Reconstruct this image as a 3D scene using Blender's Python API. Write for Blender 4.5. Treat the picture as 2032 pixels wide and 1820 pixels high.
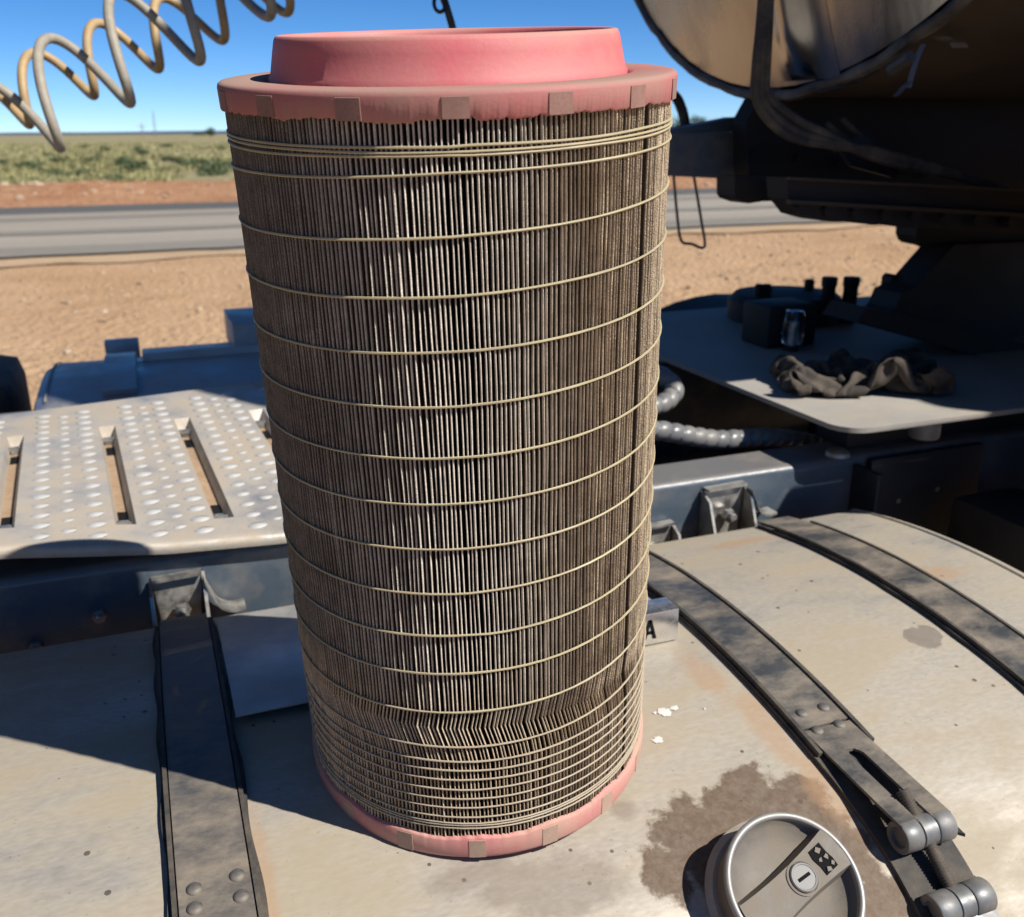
import bpy, bmesh, math, random
import numpy as np
from mathutils import Vector, Matrix, Quaternion, noise

scene = bpy.context.scene
for o in list(bpy.data.objects):
    bpy.data.objects.remove(o)
COL = scene.collection
R = math.radians
rng = random.Random(7)
nrng = np.random.default_rng(11)

# ------------------------------------------------------------------ camera
# units are metres; the origin is where the filter stands on the tank, X runs along the truck, Y across it
F, CX, CY, HOR, ROLL = 1900.0, 1016.0, 910.0, 263.0, 0.005     # lens in pixels of a 2032 wide picture
PITCH = math.atan((CY - HOR) / F)
YAW = math.pi/2 - math.atan((6308.0 - CX) * math.cos(PITCH) / F)
CAM = Vector((-0.2425, -0.7304, 0.5311))
FW = Vector((math.sin(YAW)*math.cos(PITCH), math.cos(YAW)*math.cos(PITCH), -math.sin(PITCH)))
rt0 = Vector((math.cos(YAW), -math.sin(YAW), 0)); up0 = rt0.cross(FW)
RT = rt0*math.cos(ROLL) - up0*math.sin(ROLL)
UP = up0*math.cos(ROLL) + rt0*math.sin(ROLL)
cam = bpy.data.cameras.new('camera'); cam_o = bpy.data.objects.new('camera', cam); COL.objects.link(cam_o)
m = Matrix((RT, UP, -FW)).transposed().to_4x4(); m.translation = CAM
cam_o.matrix_world = m
cam.sensor_fit = 'HORIZONTAL'; cam.sensor_width = 36.0; cam.lens = 36.0*F/2032.0
cam.clip_start = 0.02; cam.clip_end = 30000
cam.dof.use_dof = True; cam.dof.focus_distance = 0.66; cam.dof.aperture_fstop = 11.0
scene.camera = cam_o

# ------------------------------------------------------------------ sky, sun, exposure
SUN = Vector((-0.477, 0.497, -0.738)).normalized()
world = bpy.data.worlds.new('World'); scene.world = world; world.use_nodes = True
wn = world.node_tree.nodes; wl = world.node_tree.links
bg = wn['Background']; sky = wn.new('ShaderNodeTexSky'); sky.sky_type = 'NISHITA'
sky.sun_disc = False; sky.sun_elevation = math.asin(-SUN.z); sky.sun_rotation = math.atan2(-SUN.x, -SUN.y)
sky.altitude = 3000; sky.air_density = 0.66; sky.dust_density = 0.0; sky.ozone_density = 5.0
hs = wn.new('ShaderNodeHueSaturation'); hs.inputs['Saturation'].default_value = 1.20
wl.new(sky.outputs[0], hs.inputs['Color']); wl.new(hs.outputs[0], bg.inputs[0]); bg.inputs[1].default_value = 0.087
sun = bpy.data.lights.new('sun', 'SUN'); sun.energy = 5.0; sun.angle = R(0.53); sun.color = (1.0, 0.955, 0.88)
sun_o = bpy.data.objects.new('sun', sun); COL.objects.link(sun_o)
sun_o.rotation_euler = SUN.to_track_quat('-Z', 'Y').to_euler(); sun_o.location = (4, -5, 8)
vs = scene.view_settings; vs.view_transform = 'Standard'; vs.look = 'None'; vs.exposure = 0.62; vs.gamma = 1.0
vs.use_curve_mapping = False

# ------------------------------------------------------------------ pixel -> world helpers
def ray(x, y): return FW + RT*((x-CX)/F) - UP*((y-CY)/F)
def at(x, y, Y=None, Z=None, X=None):
    d = ray(x, y)
    s = (Y-CAM.y)/d.y if Y is not None else (Z-CAM.z)/d.z if Z is not None else (X-CAM.x)/d.x
    return CAM + d*s

# ------------------------------------------------------------------ materials
def mat(name, c1, c2=None, scale=20.0, rough=0.6, metal=0.0, bump=0.0, bscale=120.0, dust=0.0, dcol=(.36,.27,.19),
        dscale=9.0, dup=0.0, stretch=(1,1,1), detail=6.0, rvar=0.12, fine=0.0, spec=0.5, dthr=0.5, coat=0.0):
    k_ = .84 if metal > .3 else .66                      # base colours were picked by eye at exposure 0
    c1 = tuple(v*k_ for v in c1); c2 = tuple(v*k_ for v in (c2 or c1)) if c2 else c1; dcol = tuple(v*.66 for v in dcol)
    M = bpy.data.materials.new(name); M.use_nodes = True
    N = M.node_tree.nodes; L = M.node_tree.links; b = N['Principled BSDF']
    tc = N.new('ShaderNodeTexCoord'); mp = N.new('ShaderNodeMapping'); L.new(tc.outputs['Object'], mp.inputs[0])
    mp.inputs['Scale'].default_value = stretch
    n1 = N.new('ShaderNodeTexNoise'); n1.inputs['Scale'].default_value = scale; n1.inputs['Detail'].default_value = detail
    n1.inputs['Roughness'].default_value = 0.62; L.new(mp.outputs[0], n1.inputs['Vector'])
    r1 = N.new('ShaderNodeValToRGB'); r1.color_ramp.elements[0].position = 0.32; r1.color_ramp.elements[1].position = 0.70
    r1.color_ramp.elements[0].color = (*c1, 1); r1.color_ramp.elements[1].color = (*(c2 or c1), 1)
    L.new(n1.outputs['Fac'], r1.inputs[0])
    colour = r1.outputs[0]
    if fine > 0:
        nf = N.new('ShaderNodeTexNoise'); nf.inputs['Scale'].default_value = bscale*1.7; nf.inputs['Detail'].default_value = 3
        L.new(mp.outputs[0], nf.inputs['Vector'])
        mr = N.new('ShaderNodeMapRange'); mr.inputs[1].default_value = .3; mr.inputs[2].default_value = .7
        mr.inputs[3].default_value = 1-fine; mr.inputs[4].default_value = 1+fine*.6; L.new(nf.outputs['Fac'], mr.inputs[0])
        mm = N.new('ShaderNodeMix'); mm.data_type = 'RGBA'; mm.blend_type = 'MULTIPLY'; mm.inputs[0].default_value = 1
        cb = N.new('ShaderNodeCombineColor')
        for k in range(3): L.new(mr.outputs[0], cb.inputs[k])
        L.new(colour, mm.inputs[6]); L.new(cb.outputs[0], mm.inputs[7]); colour = mm.outputs[2]
    rr = N.new('ShaderNodeMapRange'); rr.inputs[3].default_value = max(.02, rough-rvar); rr.inputs[4].default_value = min(1, rough+rvar)
    L.new(n1.outputs['Fac'], rr.inputs[0]); rough_s = rr.outputs[0]
    metal_s = None
    fac = None
    if dust > 0:
        n2 = N.new('ShaderNodeTexNoise'); n2.inputs['Scale'].default_value = dscale; n2.inputs['Detail'].default_value = 8
        n2.inputs['Roughness'].default_value = 0.68; L.new(mp.outputs[0], n2.inputs['Vector'])
        mr = N.new('ShaderNodeMapRange'); mr.inputs[1].default_value = dthr-.16; mr.inputs[2].default_value = dthr+.16
        mr.inputs[3].default_value = 0; mr.inputs[4].default_value = dust; L.new(n2.outputs['Fac'], mr.inputs[0]); fac = mr.outputs[0]
        if dup > 0:
            g = N.new('ShaderNodeNewGeometry'); sx = N.new('ShaderNodeSeparateXYZ'); L.new(g.outputs['Normal'], sx.inputs[0])
            m2 = N.new('ShaderNodeMapRange'); m2.inputs[1].default_value = .2; m2.inputs[2].default_value = .9
            m2.inputs[3].default_value = 0; m2.inputs[4].default_value = dup; L.new(sx.outputs['Z'], m2.inputs[0])
            ad = N.new('ShaderNodeMath'); ad.operation = 'ADD'; ad.use_clamp = True
            L.new(fac, ad.inputs[0]); L.new(m2.outputs[0], ad.inputs[1]); fac = ad.outputs[0]
        mx = N.new('ShaderNodeMix'); mx.data_type = 'RGBA'; L.new(fac, mx.inputs[0]); L.new(colour, mx.inputs[6])
        mx.inputs[7].default_value = (*dcol, 1); colour = mx.outputs[2]
        m3 = N.new('ShaderNodeMix'); m3.data_type = 'FLOAT'; L.new(fac, m3.inputs[0]); L.new(rough_s, m3.inputs[2]); m3.inputs[3].default_value = .9
        rough_s = m3.outputs[0]
        if metal > 0:
            m4 = N.new('ShaderNodeMix'); m4.data_type = 'FLOAT'; L.new(fac, m4.inputs[0]); m4.inputs[2].default_value = metal; m4.inputs[3].default_value = 0
            metal_s = m4.outputs[0]
    L.new(colour, b.inputs['Base Color']); L.new(rough_s, b.inputs['Roughness'])
    if metal_s: L.new(metal_s, b.inputs['Metallic'])
    else: b.inputs['Metallic'].default_value = metal
    b.inputs['Specular IOR Level'].default_value = spec
    if coat: b.inputs['Coat Weight'].default_value = coat
    if bump > 0:
        nb = N.new('ShaderNodeTexNoise'); nb.inputs['Scale'].default_value = bscale; nb.inputs['Detail'].default_value = 6
        L.new(mp.outputs[0], nb.inputs['Vector'])
        bp = N.new('ShaderNodeBump'); bp.inputs['Strength'].default_value = bump; bp.inputs['Distance'].default_value = 1.0/bscale
        L.new(nb.outputs['Fac'], bp.inputs['Height']); L.new(bp.outputs[0], b.inputs['Normal'])
    M['_colour'] = 0
    return M

def blotch(M, spots, col, rough=.75, wob=38.0, amount=.85, soft=.16):
    """stains with a shape of their own: spots = [(x,y,z,rx,ry)] in the object's own coordinates"""
    N = M.node_tree.nodes; L = M.node_tree.links; b = N['Principled BSDF']
    col = tuple(v*.66 for v in col)
    tc = N.new('ShaderNodeTexCoord')
    nz = N.new('ShaderNodeTexNoise'); nz.inputs['Scale'].default_value = wob; nz.inputs['Detail'].default_value = 9
    nz.inputs['Roughness'].default_value = .65
    L.new(tc.outputs['Object'], nz.inputs['Vector'])
    total = None
    for (x, y, rx, ry) in spots:
        mp = N.new('ShaderNodeMapping'); mp.vector_type = 'POINT'
        mp.inputs['Location'].default_value = (-x/rx, -y/ry, 0); mp.inputs['Scale'].default_value = (1/rx, 1/ry, 0)
        L.new(tc.outputs['Object'], mp.inputs[0])
        ln = N.new('ShaderNodeVectorMath'); ln.operation = 'LENGTH'; L.new(mp.outputs[0], ln.inputs[0])
        ad = N.new('ShaderNodeMath'); ad.operation = 'MULTIPLY_ADD'; ad.inputs[1].default_value = 1.7
        L.new(nz.outputs['Fac'], ad.inputs[0]); L.new(ln.outputs['Value'], ad.inputs[2])
        mr = N.new('ShaderNodeMapRange'); mr.inputs[1].default_value = 1.75+soft; mr.inputs[2].default_value = 1.75-soft
        mr.inputs[3].default_value = 0; mr.inputs[4].default_value = amount; L.new(ad.outputs[0], mr.inputs[0])
        if total is None: total = mr.outputs[0]
        else:
            mxm = N.new('ShaderNodeMath'); mxm.operation = 'MAXIMUM'; L.new(total, mxm.inputs[0]); L.new(mr.outputs[0], mxm.inputs[1]); total = mxm.outputs[0]
    n3 = N.new('ShaderNodeTexNoise'); n3.inputs['Scale'].default_value = wob*2.6; n3.inputs['Detail'].default_value = 8; n3.inputs['Roughness'].default_value = .75
    L.new(tc.outputs['Object'], n3.inputs['Vector'])
    m5 = N.new('ShaderNodeMapRange'); m5.inputs[1].default_value = .34; m5.inputs[2].default_value = .6; m5.inputs[3].default_value = .80; m5.inputs[4].default_value = 1.0
    L.new(n3.outputs['Fac'], m5.inputs[0]); m6 = N.new('ShaderNodeMath'); m6.operation = 'MULTIPLY'; L.new(total, m6.inputs[0]); L.new(m5.outputs[0], m6.inputs[1]); total = m6.outputs[0]
    for inp, val, dt in (('Base Color', (*col, 1), 'RGBA'), ('Roughness', rough, 'FLOAT'), ('Metallic', 0.0, 'FLOAT')):
        src = b.inputs[inp].links[0].from_socket if b.inputs[inp].links else None
        mx = N.new('ShaderNodeMix'); mx.data_type = dt; L.new(total, mx.inputs[0])
        ia, ib, io = (6, 7, 2) if dt == 'RGBA' else (2, 3, 0)
        if src: L.new(src, mx.inputs[ia])
        else: mx.inputs[ia].default_value = b.inputs[inp].default_value
        mx.inputs[ib].default_value = val
        L.new(mx.outputs[io], b.inputs[inp])

DUST = (.40, .31, .22)
MT = {}
MT['dirt'] = mat('red_brown_dirt', (.50,.295,.15), (.64,.41,.235), scale=.9, rough=.95, rvar=.03, bump=.9, bscale=14, fine=.22, spec=.15, dust=.5, dcol=(.66,.47,.30), dscale=.25)
MT['berm'] = mat('orange_dirt', (.42,.20,.10), (.56,.32,.18), scale=.8, rough=.95, rvar=.03, bump=.8, bscale=6, fine=.25, spec=.15)
MT['plain'] = mat('dry_grassland_soil', (.30,.26,.13), (.42,.37,.21), scale=.12, rough=.95, rvar=.03, spec=.1, fine=.3, bscale=3)
MT['asphalt'] = mat('grey_asphalt', (.34,.305,.255), (.43,.39,.33), scale=.35, rough=.95, rvar=.03, fine=.18, bscale=40, spec=.04, stretch=(.08,1.2,1))
MT['asphalt_dark'] = mat('dark_asphalt', (.125,.125,.125), (.175,.172,.168), scale=.5, rough=.95, rvar=.03, fine=.15, bscale=30, spec=.04, stretch=(.1,1,1))
MT['tyre_band'] = mat('worn_asphalt', (.25,.23,.20), (.32,.295,.26), scale=.5, rough=.95, rvar=.03, fine=.15, bscale=30, spec=.04, stretch=(.1,1,1))
MT['shoulder'] = mat('pale_gravel_shoulder', (.52,.36,.215), (.62,.45,.29), scale=1.2, rough=.95, rvar=.03, fine=.3, bscale=16, spec=.1)
MT['hill'] = mat('haze_blue_hill', (.075,.10,.15), (.095,.12,.17), scale=.004, rough=1, rvar=0, spec=0)  # distance haze painted into the ridge colour as blue-grey
MT['grass'] = mat('dry_green_grass', (.30,.29,.12), (.50,.46,.24), scale=.35, rough=.85, rvar=.05, spec=.1)
MT['shrub'] = mat('grey_green_leaves', (.10,.14,.065), (.20,.235,.12), scale=2.0, rough=.8, rvar=.05, spec=.15)
MT['tree'] = mat('dark_green_leaves', (.03,.055,.02), (.06,.09,.035), scale=1.0, rough=.7, rvar=.05, spec=.2)
MT['bark'] = mat('grey_bark', (.10,.075,.05), (.16,.12,.08), scale=4, rough=.95, rvar=.03)
MT['stone'] = mat('pale_stone', (.42,.29,.18), (.62,.50,.36), scale=3, rough=.9, rvar=.05, spec=.2)
MT['tank'] = mat('dusty_aluminium', (.50,.47,.43), (.58,.55,.50), scale=7, rough=.44, rvar=.08, metal=.75, dust=.82, dcol=(.43,.35,.232), dscale=9, dthr=.42,
                 bump=.05, bscale=160, stretch=(.42,1,1), fine=.16)
def specks(M, scale, size, col, amt=.8):
    N = M.node_tree.nodes; L = M.node_tree.links; b = N['Principled BSDF']
    tc = N.new('ShaderNodeTexCoord'); v = N.new('ShaderNodeTexVoronoi'); v.inputs['Scale'].default_value = scale; L.new(tc.outputs['Object'], v.inputs['Vector'])
    sc = N.new('ShaderNodeSeparateColor'); L.new(v.outputs['Color'], sc.inputs[0])
    th = N.new('ShaderNodeMath'); th.operation = 'MULTIPLY'; L.new(sc.outputs[0], th.inputs[0]); th.inputs[1].default_value = size
    p = N.new('ShaderNodeMath'); p.operation = 'POWER'; L.new(th.outputs[0], p.inputs[0]); p.inputs[1].default_value = 1.0
    lt = N.new('ShaderNodeMath'); lt.operation = 'LESS_THAN'; L.new(v.outputs['Distance'], lt.inputs[0]); L.new(p.outputs[0], lt.inputs[1])
    g = N.new('ShaderNodeMath'); g.operation = 'GREATER_THAN'; L.new(sc.outputs[1], g.inputs[0]); g.inputs[1].default_value = .52
    m = N.new('ShaderNodeMath'); m.operation = 'MULTIPLY'; L.new(lt.outputs[0], m.inputs[0]); L.new(g.outputs[0], m.inputs[1])
    m2 = N.new('ShaderNodeMath'); m2.operation = 'MULTIPLY'; L.new(m.outputs[0], m2.inputs[0]); m2.inputs[1].default_value = amt
    mx = N.new('ShaderNodeMix'); mx.data_type = 'RGBA'; L.new(m2.outputs[0], mx.inputs[0]); L.new(b.inputs['Base Color'].links[0].from_socket, mx.inputs[6]); mx.inputs[7].default_value = (*col, 1)
    L.new(mx.outputs[2], b.inputs['Base Color'])
specks(MT['tank'], 62, .17, (.07,.05,.035)); specks(MT['tank'], 140, .20, (.30,.24,.17), .7)
MT['strap'] = mat('dusty_black_paint', (.055,.06,.068), (.085,.09,.095), scale=14, rough=.38, rvar=.08, dust=.85, dcol=(.36,.29,.21), dscale=26, dthr=.53, bump=.1, bscale=220, stretch=(.6,1,1), coat=.1)
MT['steel'] = mat('grey_painted_steel', (.12,.13,.14), (.18,.19,.20), scale=16, rough=.40, rvar=.1, metal=.35, dust=.7, dcol=(.33,.27,.20), dscale=30, dthr=.56)
MT['rubber'] = mat('dusty_rubber', (.022,.022,.024), (.05,.047,.042), scale=30, rough=.8, rvar=.08, dust=.6, dcol=(.25,.20,.14), dscale=18, dthr=.55, bump=.2, bscale=200)
MT['rail'] = mat('slate_chassis_paint', (.065,.095,.13), (.09,.12,.155), scale=6, rough=.30, rvar=.07, dust=.5, dcol=(.42,.33,.24), dscale=9, dthr=.64, dup=.30, bump=.05, bscale=90)
MT['darkpaint'] = mat('dark_chassis_paint', (.010,.013,.020), (.018,.022,.032), scale=8, rough=.5, rvar=.1, dust=.25, dcol=(.06,.05,.04), dscale=9, dthr=.6)
MT['black'] = mat('black_grime', (.012,.012,.014), (.024,.022,.022), scale=9, rough=.65, rvar=.12, spec=.35, dust=.45, dcol=(.065,.048,.032), dscale=8, dthr=.58)
MT['chequer'] = mat('bright_step_aluminium', (.52,.50,.47), (.62,.60,.56), scale=10, rough=.40, rvar=.08, metal=.7, dust=.8, dcol=(.50,.40,.28), dscale=9, dthr=.45, bump=.1, bscale=150)
MT['brightlip'] = mat('worn_bright_aluminium', (.66,.65,.62), (.76,.75,.72), scale=30, rough=.42, rvar=.06, metal=.55, dust=.35, dcol=(.56,.47,.36), dscale=30, dthr=.58)
MT['mouth'] = mat('louver_shade', (.07,.06,.045), (.16,.135,.10), scale=60, rough=.9)  # dark sliver laid on the plate for the shade inside each louver opening
MT['rustfloor'] = mat('orange_dust', (.38,.25,.15), (.48,.335,.215), scale=25, rough=.95, rvar=.03, fine=.15, bscale=90)
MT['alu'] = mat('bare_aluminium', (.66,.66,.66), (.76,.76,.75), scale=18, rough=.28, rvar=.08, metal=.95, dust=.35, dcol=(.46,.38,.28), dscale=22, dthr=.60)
MT['cleanalu'] = mat('thinly_dusted_aluminium', (.50,.50,.50), (.60,.60,.60), scale=7, rough=.38, rvar=.08, metal=.85, dust=.6, dcol=(.40,.36,.31), dscale=7, dthr=.50)  # barer metal with less dust than the near tank
MT['capmetal'] = mat('dull_cap_metal', (.17,.16,.145), (.225,.21,.19), scale=25, rough=.55, rvar=.08, metal=.2, dust=.7, dcol=(.29,.23,.165), dscale=24, dthr=.47, spec=.25, bump=.08, bscale=400)
MT['rodsteel'] = mat('dirty_rod_steel', (.13,.11,.09), (.22,.19,.16), scale=60, rough=.5, rvar=.1, metal=.5)
MT['alub'] = mat('cast_aluminium', (.36,.345,.32), (.46,.44,.41), scale=25, rough=.45, rvar=.08, metal=.7, dust=.55, dcol=(.40,.33,.25), dscale=20, dthr=.52, bump=.08, bscale=400)
MT['rimalu'] = mat('satin_rim', (.29,.285,.27), (.36,.35,.335), scale=30, rough=.52, rvar=.06, metal=.55, dust=.3, dcol=(.40,.33,.25), dscale=30, dthr=.6)
MT['lockmetal'] = mat('lock_metal', (.21,.205,.195), (.28,.27,.26), scale=60, rough=.6, rvar=.06, metal=.2)
MT['zinc'] = mat('zinc_plated_steel', (.36,.35,.33), (.5,.49,.46), scale=40, rough=.34, rvar=.08, metal=.9, dust=.5, dcol=(.36,.29,.21), dscale=40, dthr=.55)
MT['deck'] = mat('dusty_deck_steel', (.38,.36,.33), (.48,.45,.40), scale=7, rough=.7, rvar=.1, metal=.0, spec=.3, dust=.45, dcol=(.56,.44,.31), dscale=6, dthr=.56, bump=.06, bscale=120)
MT['pink'] = mat('pink_polyurethane', (.62,.14,.15), (.70,.20,.20), scale=9, rough=.55, rvar=.05, dust=.78, dcol=(.42,.26,.20), dscale=9, dthr=.46, dup=.40, bump=.05, bscale=300, stretch=(1,1,1.4), fine=.06)
MT['pinkdust'] = mat('dusty_pink_lug', (.33,.175,.14), (.40,.225,.18), scale=60, rough=.85, rvar=.05, fine=.12, bscale=300)
MT['pinklow'] = mat('dusty_salmon_base', (.74,.25,.24), (.80,.33,.30), scale=12, rough=.7, rvar=.05, dust=.8, dcol=(.60,.40,.29), dscale=12, dthr=.48, fine=.1, bscale=300)
MT['lowlug'] = mat('dusty_base_lug', (.52,.34,.25), (.60,.42,.31), scale=60, rough=.85, rvar=.05, fine=.12, bscale=300)
MT['pinkclean'] = mat('pink_collar', (.78,.155,.175), (.84,.22,.235), scale=7, rough=.5, rvar=.05, dust=.62, dcol=(.56,.34,.25), dscale=8, dthr=.56, dup=.45, bump=.05, bscale=300, fine=.05)
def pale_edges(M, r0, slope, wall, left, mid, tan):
    """fold edges: shade of the unlit side painted in as grey, bare pale paper in the middle, caked tan dust on the other side and low down"""
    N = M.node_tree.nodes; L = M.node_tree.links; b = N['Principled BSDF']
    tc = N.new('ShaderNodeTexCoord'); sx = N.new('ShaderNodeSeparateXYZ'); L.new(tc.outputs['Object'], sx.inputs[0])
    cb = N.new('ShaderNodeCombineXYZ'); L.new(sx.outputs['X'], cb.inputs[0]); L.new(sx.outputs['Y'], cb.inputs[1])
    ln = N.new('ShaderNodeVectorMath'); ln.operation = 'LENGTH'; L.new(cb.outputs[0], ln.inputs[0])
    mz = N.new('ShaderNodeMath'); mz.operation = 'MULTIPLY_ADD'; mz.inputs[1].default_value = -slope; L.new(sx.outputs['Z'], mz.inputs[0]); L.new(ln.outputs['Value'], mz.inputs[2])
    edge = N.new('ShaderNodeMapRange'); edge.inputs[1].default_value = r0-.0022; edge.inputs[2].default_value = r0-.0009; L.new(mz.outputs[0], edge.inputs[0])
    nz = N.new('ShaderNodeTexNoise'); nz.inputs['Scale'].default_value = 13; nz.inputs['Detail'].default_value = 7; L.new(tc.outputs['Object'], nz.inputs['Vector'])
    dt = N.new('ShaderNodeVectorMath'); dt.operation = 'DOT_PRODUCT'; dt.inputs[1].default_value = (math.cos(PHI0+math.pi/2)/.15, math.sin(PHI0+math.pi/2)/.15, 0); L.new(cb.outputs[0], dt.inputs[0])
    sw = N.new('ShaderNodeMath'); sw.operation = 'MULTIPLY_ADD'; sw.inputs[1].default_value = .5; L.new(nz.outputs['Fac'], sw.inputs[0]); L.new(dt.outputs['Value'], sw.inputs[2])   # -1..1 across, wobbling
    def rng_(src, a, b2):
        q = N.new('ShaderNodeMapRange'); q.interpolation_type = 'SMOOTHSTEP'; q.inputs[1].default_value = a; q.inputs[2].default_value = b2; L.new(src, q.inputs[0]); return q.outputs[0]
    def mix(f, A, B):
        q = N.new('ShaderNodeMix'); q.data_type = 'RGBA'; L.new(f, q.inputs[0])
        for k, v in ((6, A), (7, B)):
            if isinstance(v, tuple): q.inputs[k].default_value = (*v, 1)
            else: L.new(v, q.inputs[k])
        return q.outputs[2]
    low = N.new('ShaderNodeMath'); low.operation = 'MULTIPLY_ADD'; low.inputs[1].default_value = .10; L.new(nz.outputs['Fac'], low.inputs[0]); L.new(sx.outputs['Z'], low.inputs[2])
    c = mix(rng_(sw.outputs[0], -.55, .15), left, mid)  # left tone darkens the paper to imitate its unlit side
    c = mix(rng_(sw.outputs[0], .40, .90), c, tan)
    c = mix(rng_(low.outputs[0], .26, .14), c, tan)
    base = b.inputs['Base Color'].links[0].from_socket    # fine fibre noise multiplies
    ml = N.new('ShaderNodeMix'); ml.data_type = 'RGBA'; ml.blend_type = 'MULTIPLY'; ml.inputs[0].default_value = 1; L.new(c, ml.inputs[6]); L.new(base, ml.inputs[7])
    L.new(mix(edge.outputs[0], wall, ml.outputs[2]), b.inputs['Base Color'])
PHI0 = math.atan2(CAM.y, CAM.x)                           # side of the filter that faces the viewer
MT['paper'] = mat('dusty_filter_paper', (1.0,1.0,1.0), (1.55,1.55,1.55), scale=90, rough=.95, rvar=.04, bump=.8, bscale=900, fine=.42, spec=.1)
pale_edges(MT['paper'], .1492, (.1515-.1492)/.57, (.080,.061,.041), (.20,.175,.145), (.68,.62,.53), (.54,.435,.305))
MT['bead'] = mat('yellow_glue_bead', (.56,.47,.25), (.66,.58,.36), scale=50, rough=.45, rvar=.08, dust=.7, dcol=(.40,.32,.22), dscale=14, dthr=.5)
MT['core'] = mat('dark_filter_core', (.015,.012,.010), (.03,.025,.02), scale=40, rough=.95, rvar=.03)
MT['grey_hose'] = mat('grey_dusty_hose', (.36,.315,.245), (.47,.42,.34), scale=60, rough=.6, rvar=.08, fine=.18, bscale=700, bump=.25)
MT['yellow_hose'] = mat('faded_yellow_hose', (.52,.33,.13), (.64,.45,.22), scale=30, rough=.5, rvar=.08, fine=.12, bscale=700, bump=.2, dust=.5, dcol=(.34,.27,.19), dscale=16, dthr=.55)
MT['conduit'] = mat('grey_spiral_wrap', (.17,.175,.185), (.22,.225,.23), scale=20, rough=.35, rvar=.08, dust=.4, dcol=(.45,.38,.29), dscale=16, dthr=.58)
MT['polish'] = mat('polished_stainless', (.40,.385,.37), (.50,.485,.465), scale=5, rough=.21, rvar=.06, metal=1.0, dust=.5, dcol=(.22,.18,.14), dscale=3.0, dthr=.60, stretch=(1,1,.18), bump=.02, bscale=9)
MT['rimdirt'] = mat('grimy_rim', (.03,.027,.024), (.22,.20,.18), scale=14, rough=.6, rvar=.1, metal=.2)
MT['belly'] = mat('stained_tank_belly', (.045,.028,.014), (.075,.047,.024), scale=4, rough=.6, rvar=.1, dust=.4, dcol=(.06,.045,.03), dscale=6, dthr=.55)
MT['rag'] = mat('dirty_rag', (.085,.068,.052), (.165,.132,.104), scale=30, rough=.95, rvar=.03, fine=.15, bscale=420, dust=.85, dcol=(.022,.020,.018), dscale=17, dthr=.52, bump=.4)
MT['ragdark'] = mat('oil_black_cloth', (.020,.018,.016), (.045,.040,.035), scale=20, rough=.95, rvar=.03, bump=.4, bscale=300)
MT['cabpaint'] = mat('charcoal_cab_paint', (.035,.038,.042), (.05,.052,.056), scale=3, rough=.4, rvar=.1, dust=.3, dcol=(.12,.10,.08), dscale=3, dthr=.6)
MT['ink'] = mat('black_print', (.012,.012,.013), (.02,.02,.02), scale=30, rough=.9, spec=.05)
MT['blackplastic'] = mat('black_plastic', (.012,.012,.014), (.025,.025,.026), scale=20, rough=.45, rvar=.08)
MT['whiteblob'] = mat('white_splash', (.72,.70,.66), (.80,.78,.74), scale=60, rough=.7)
MT['tape'] = mat('pale_tape', (.05,.05,.05), (.085,.08,.075), scale=30, rough=.5)
MT['bluetape'] = mat('blue_grey_cable_tie', (.045,.058,.09), (.07,.085,.12), scale=30, rough=.5)
def glass_mat():
    M = bpy.data.materials.new('clear_lamp_lens'); M.use_nodes = True
    b = M.node_tree.nodes['Principled BSDF']; b.inputs['Base Color'].default_value = (.9,.93,.95,1)
    b.inputs['Transmission Weight'].default_value = 1; b.inputs['Roughness'].default_value = .08; b.inputs['IOR'].default_value = 1.45
    return M
MT['glass'] = glass_mat()

def low_dust(M, z0, z1, col):
    N = M.node_tree.nodes; L = M.node_tree.links; b = N['Principled BSDF']
    tc = N.new('ShaderNodeTexCoord'); sx = N.new('ShaderNodeSeparateXYZ'); L.new(tc.outputs['Object'], sx.inputs[0])
    nz = N.new('ShaderNodeTexNoise'); nz.inputs['Scale'].default_value = 12; L.new(tc.outputs['Object'], nz.inputs['Vector'])
    ad = N.new('ShaderNodeMath'); ad.operation = 'MULTIPLY_ADD'; ad.inputs[1].default_value = .12; L.new(nz.outputs['Fac'], ad.inputs[0]); L.new(sx.outputs['Z'], ad.inputs[2])
    mr = N.new('ShaderNodeMapRange'); mr.inputs[1].default_value = z1+.06; mr.inputs[2].default_value = z0+.06; mr.inputs[3].default_value = 0; mr.inputs[4].default_value = .9
    L.new(ad.outputs[0], mr.inputs[0])
    mx = N.new('ShaderNodeMix'); mx.data_type = 'RGBA'; L.new(mr.outputs[0], mx.inputs[0]); L.new(b.inputs['Base Color'].links[0].from_socket, mx.inputs[6]); mx.inputs[7].default_value = (*col, 1)
    L.new(mx.outputs[2], b.inputs['Base Color'])
low_dust(MT['bead'], .10, .17, (.36,.295,.215))

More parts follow.
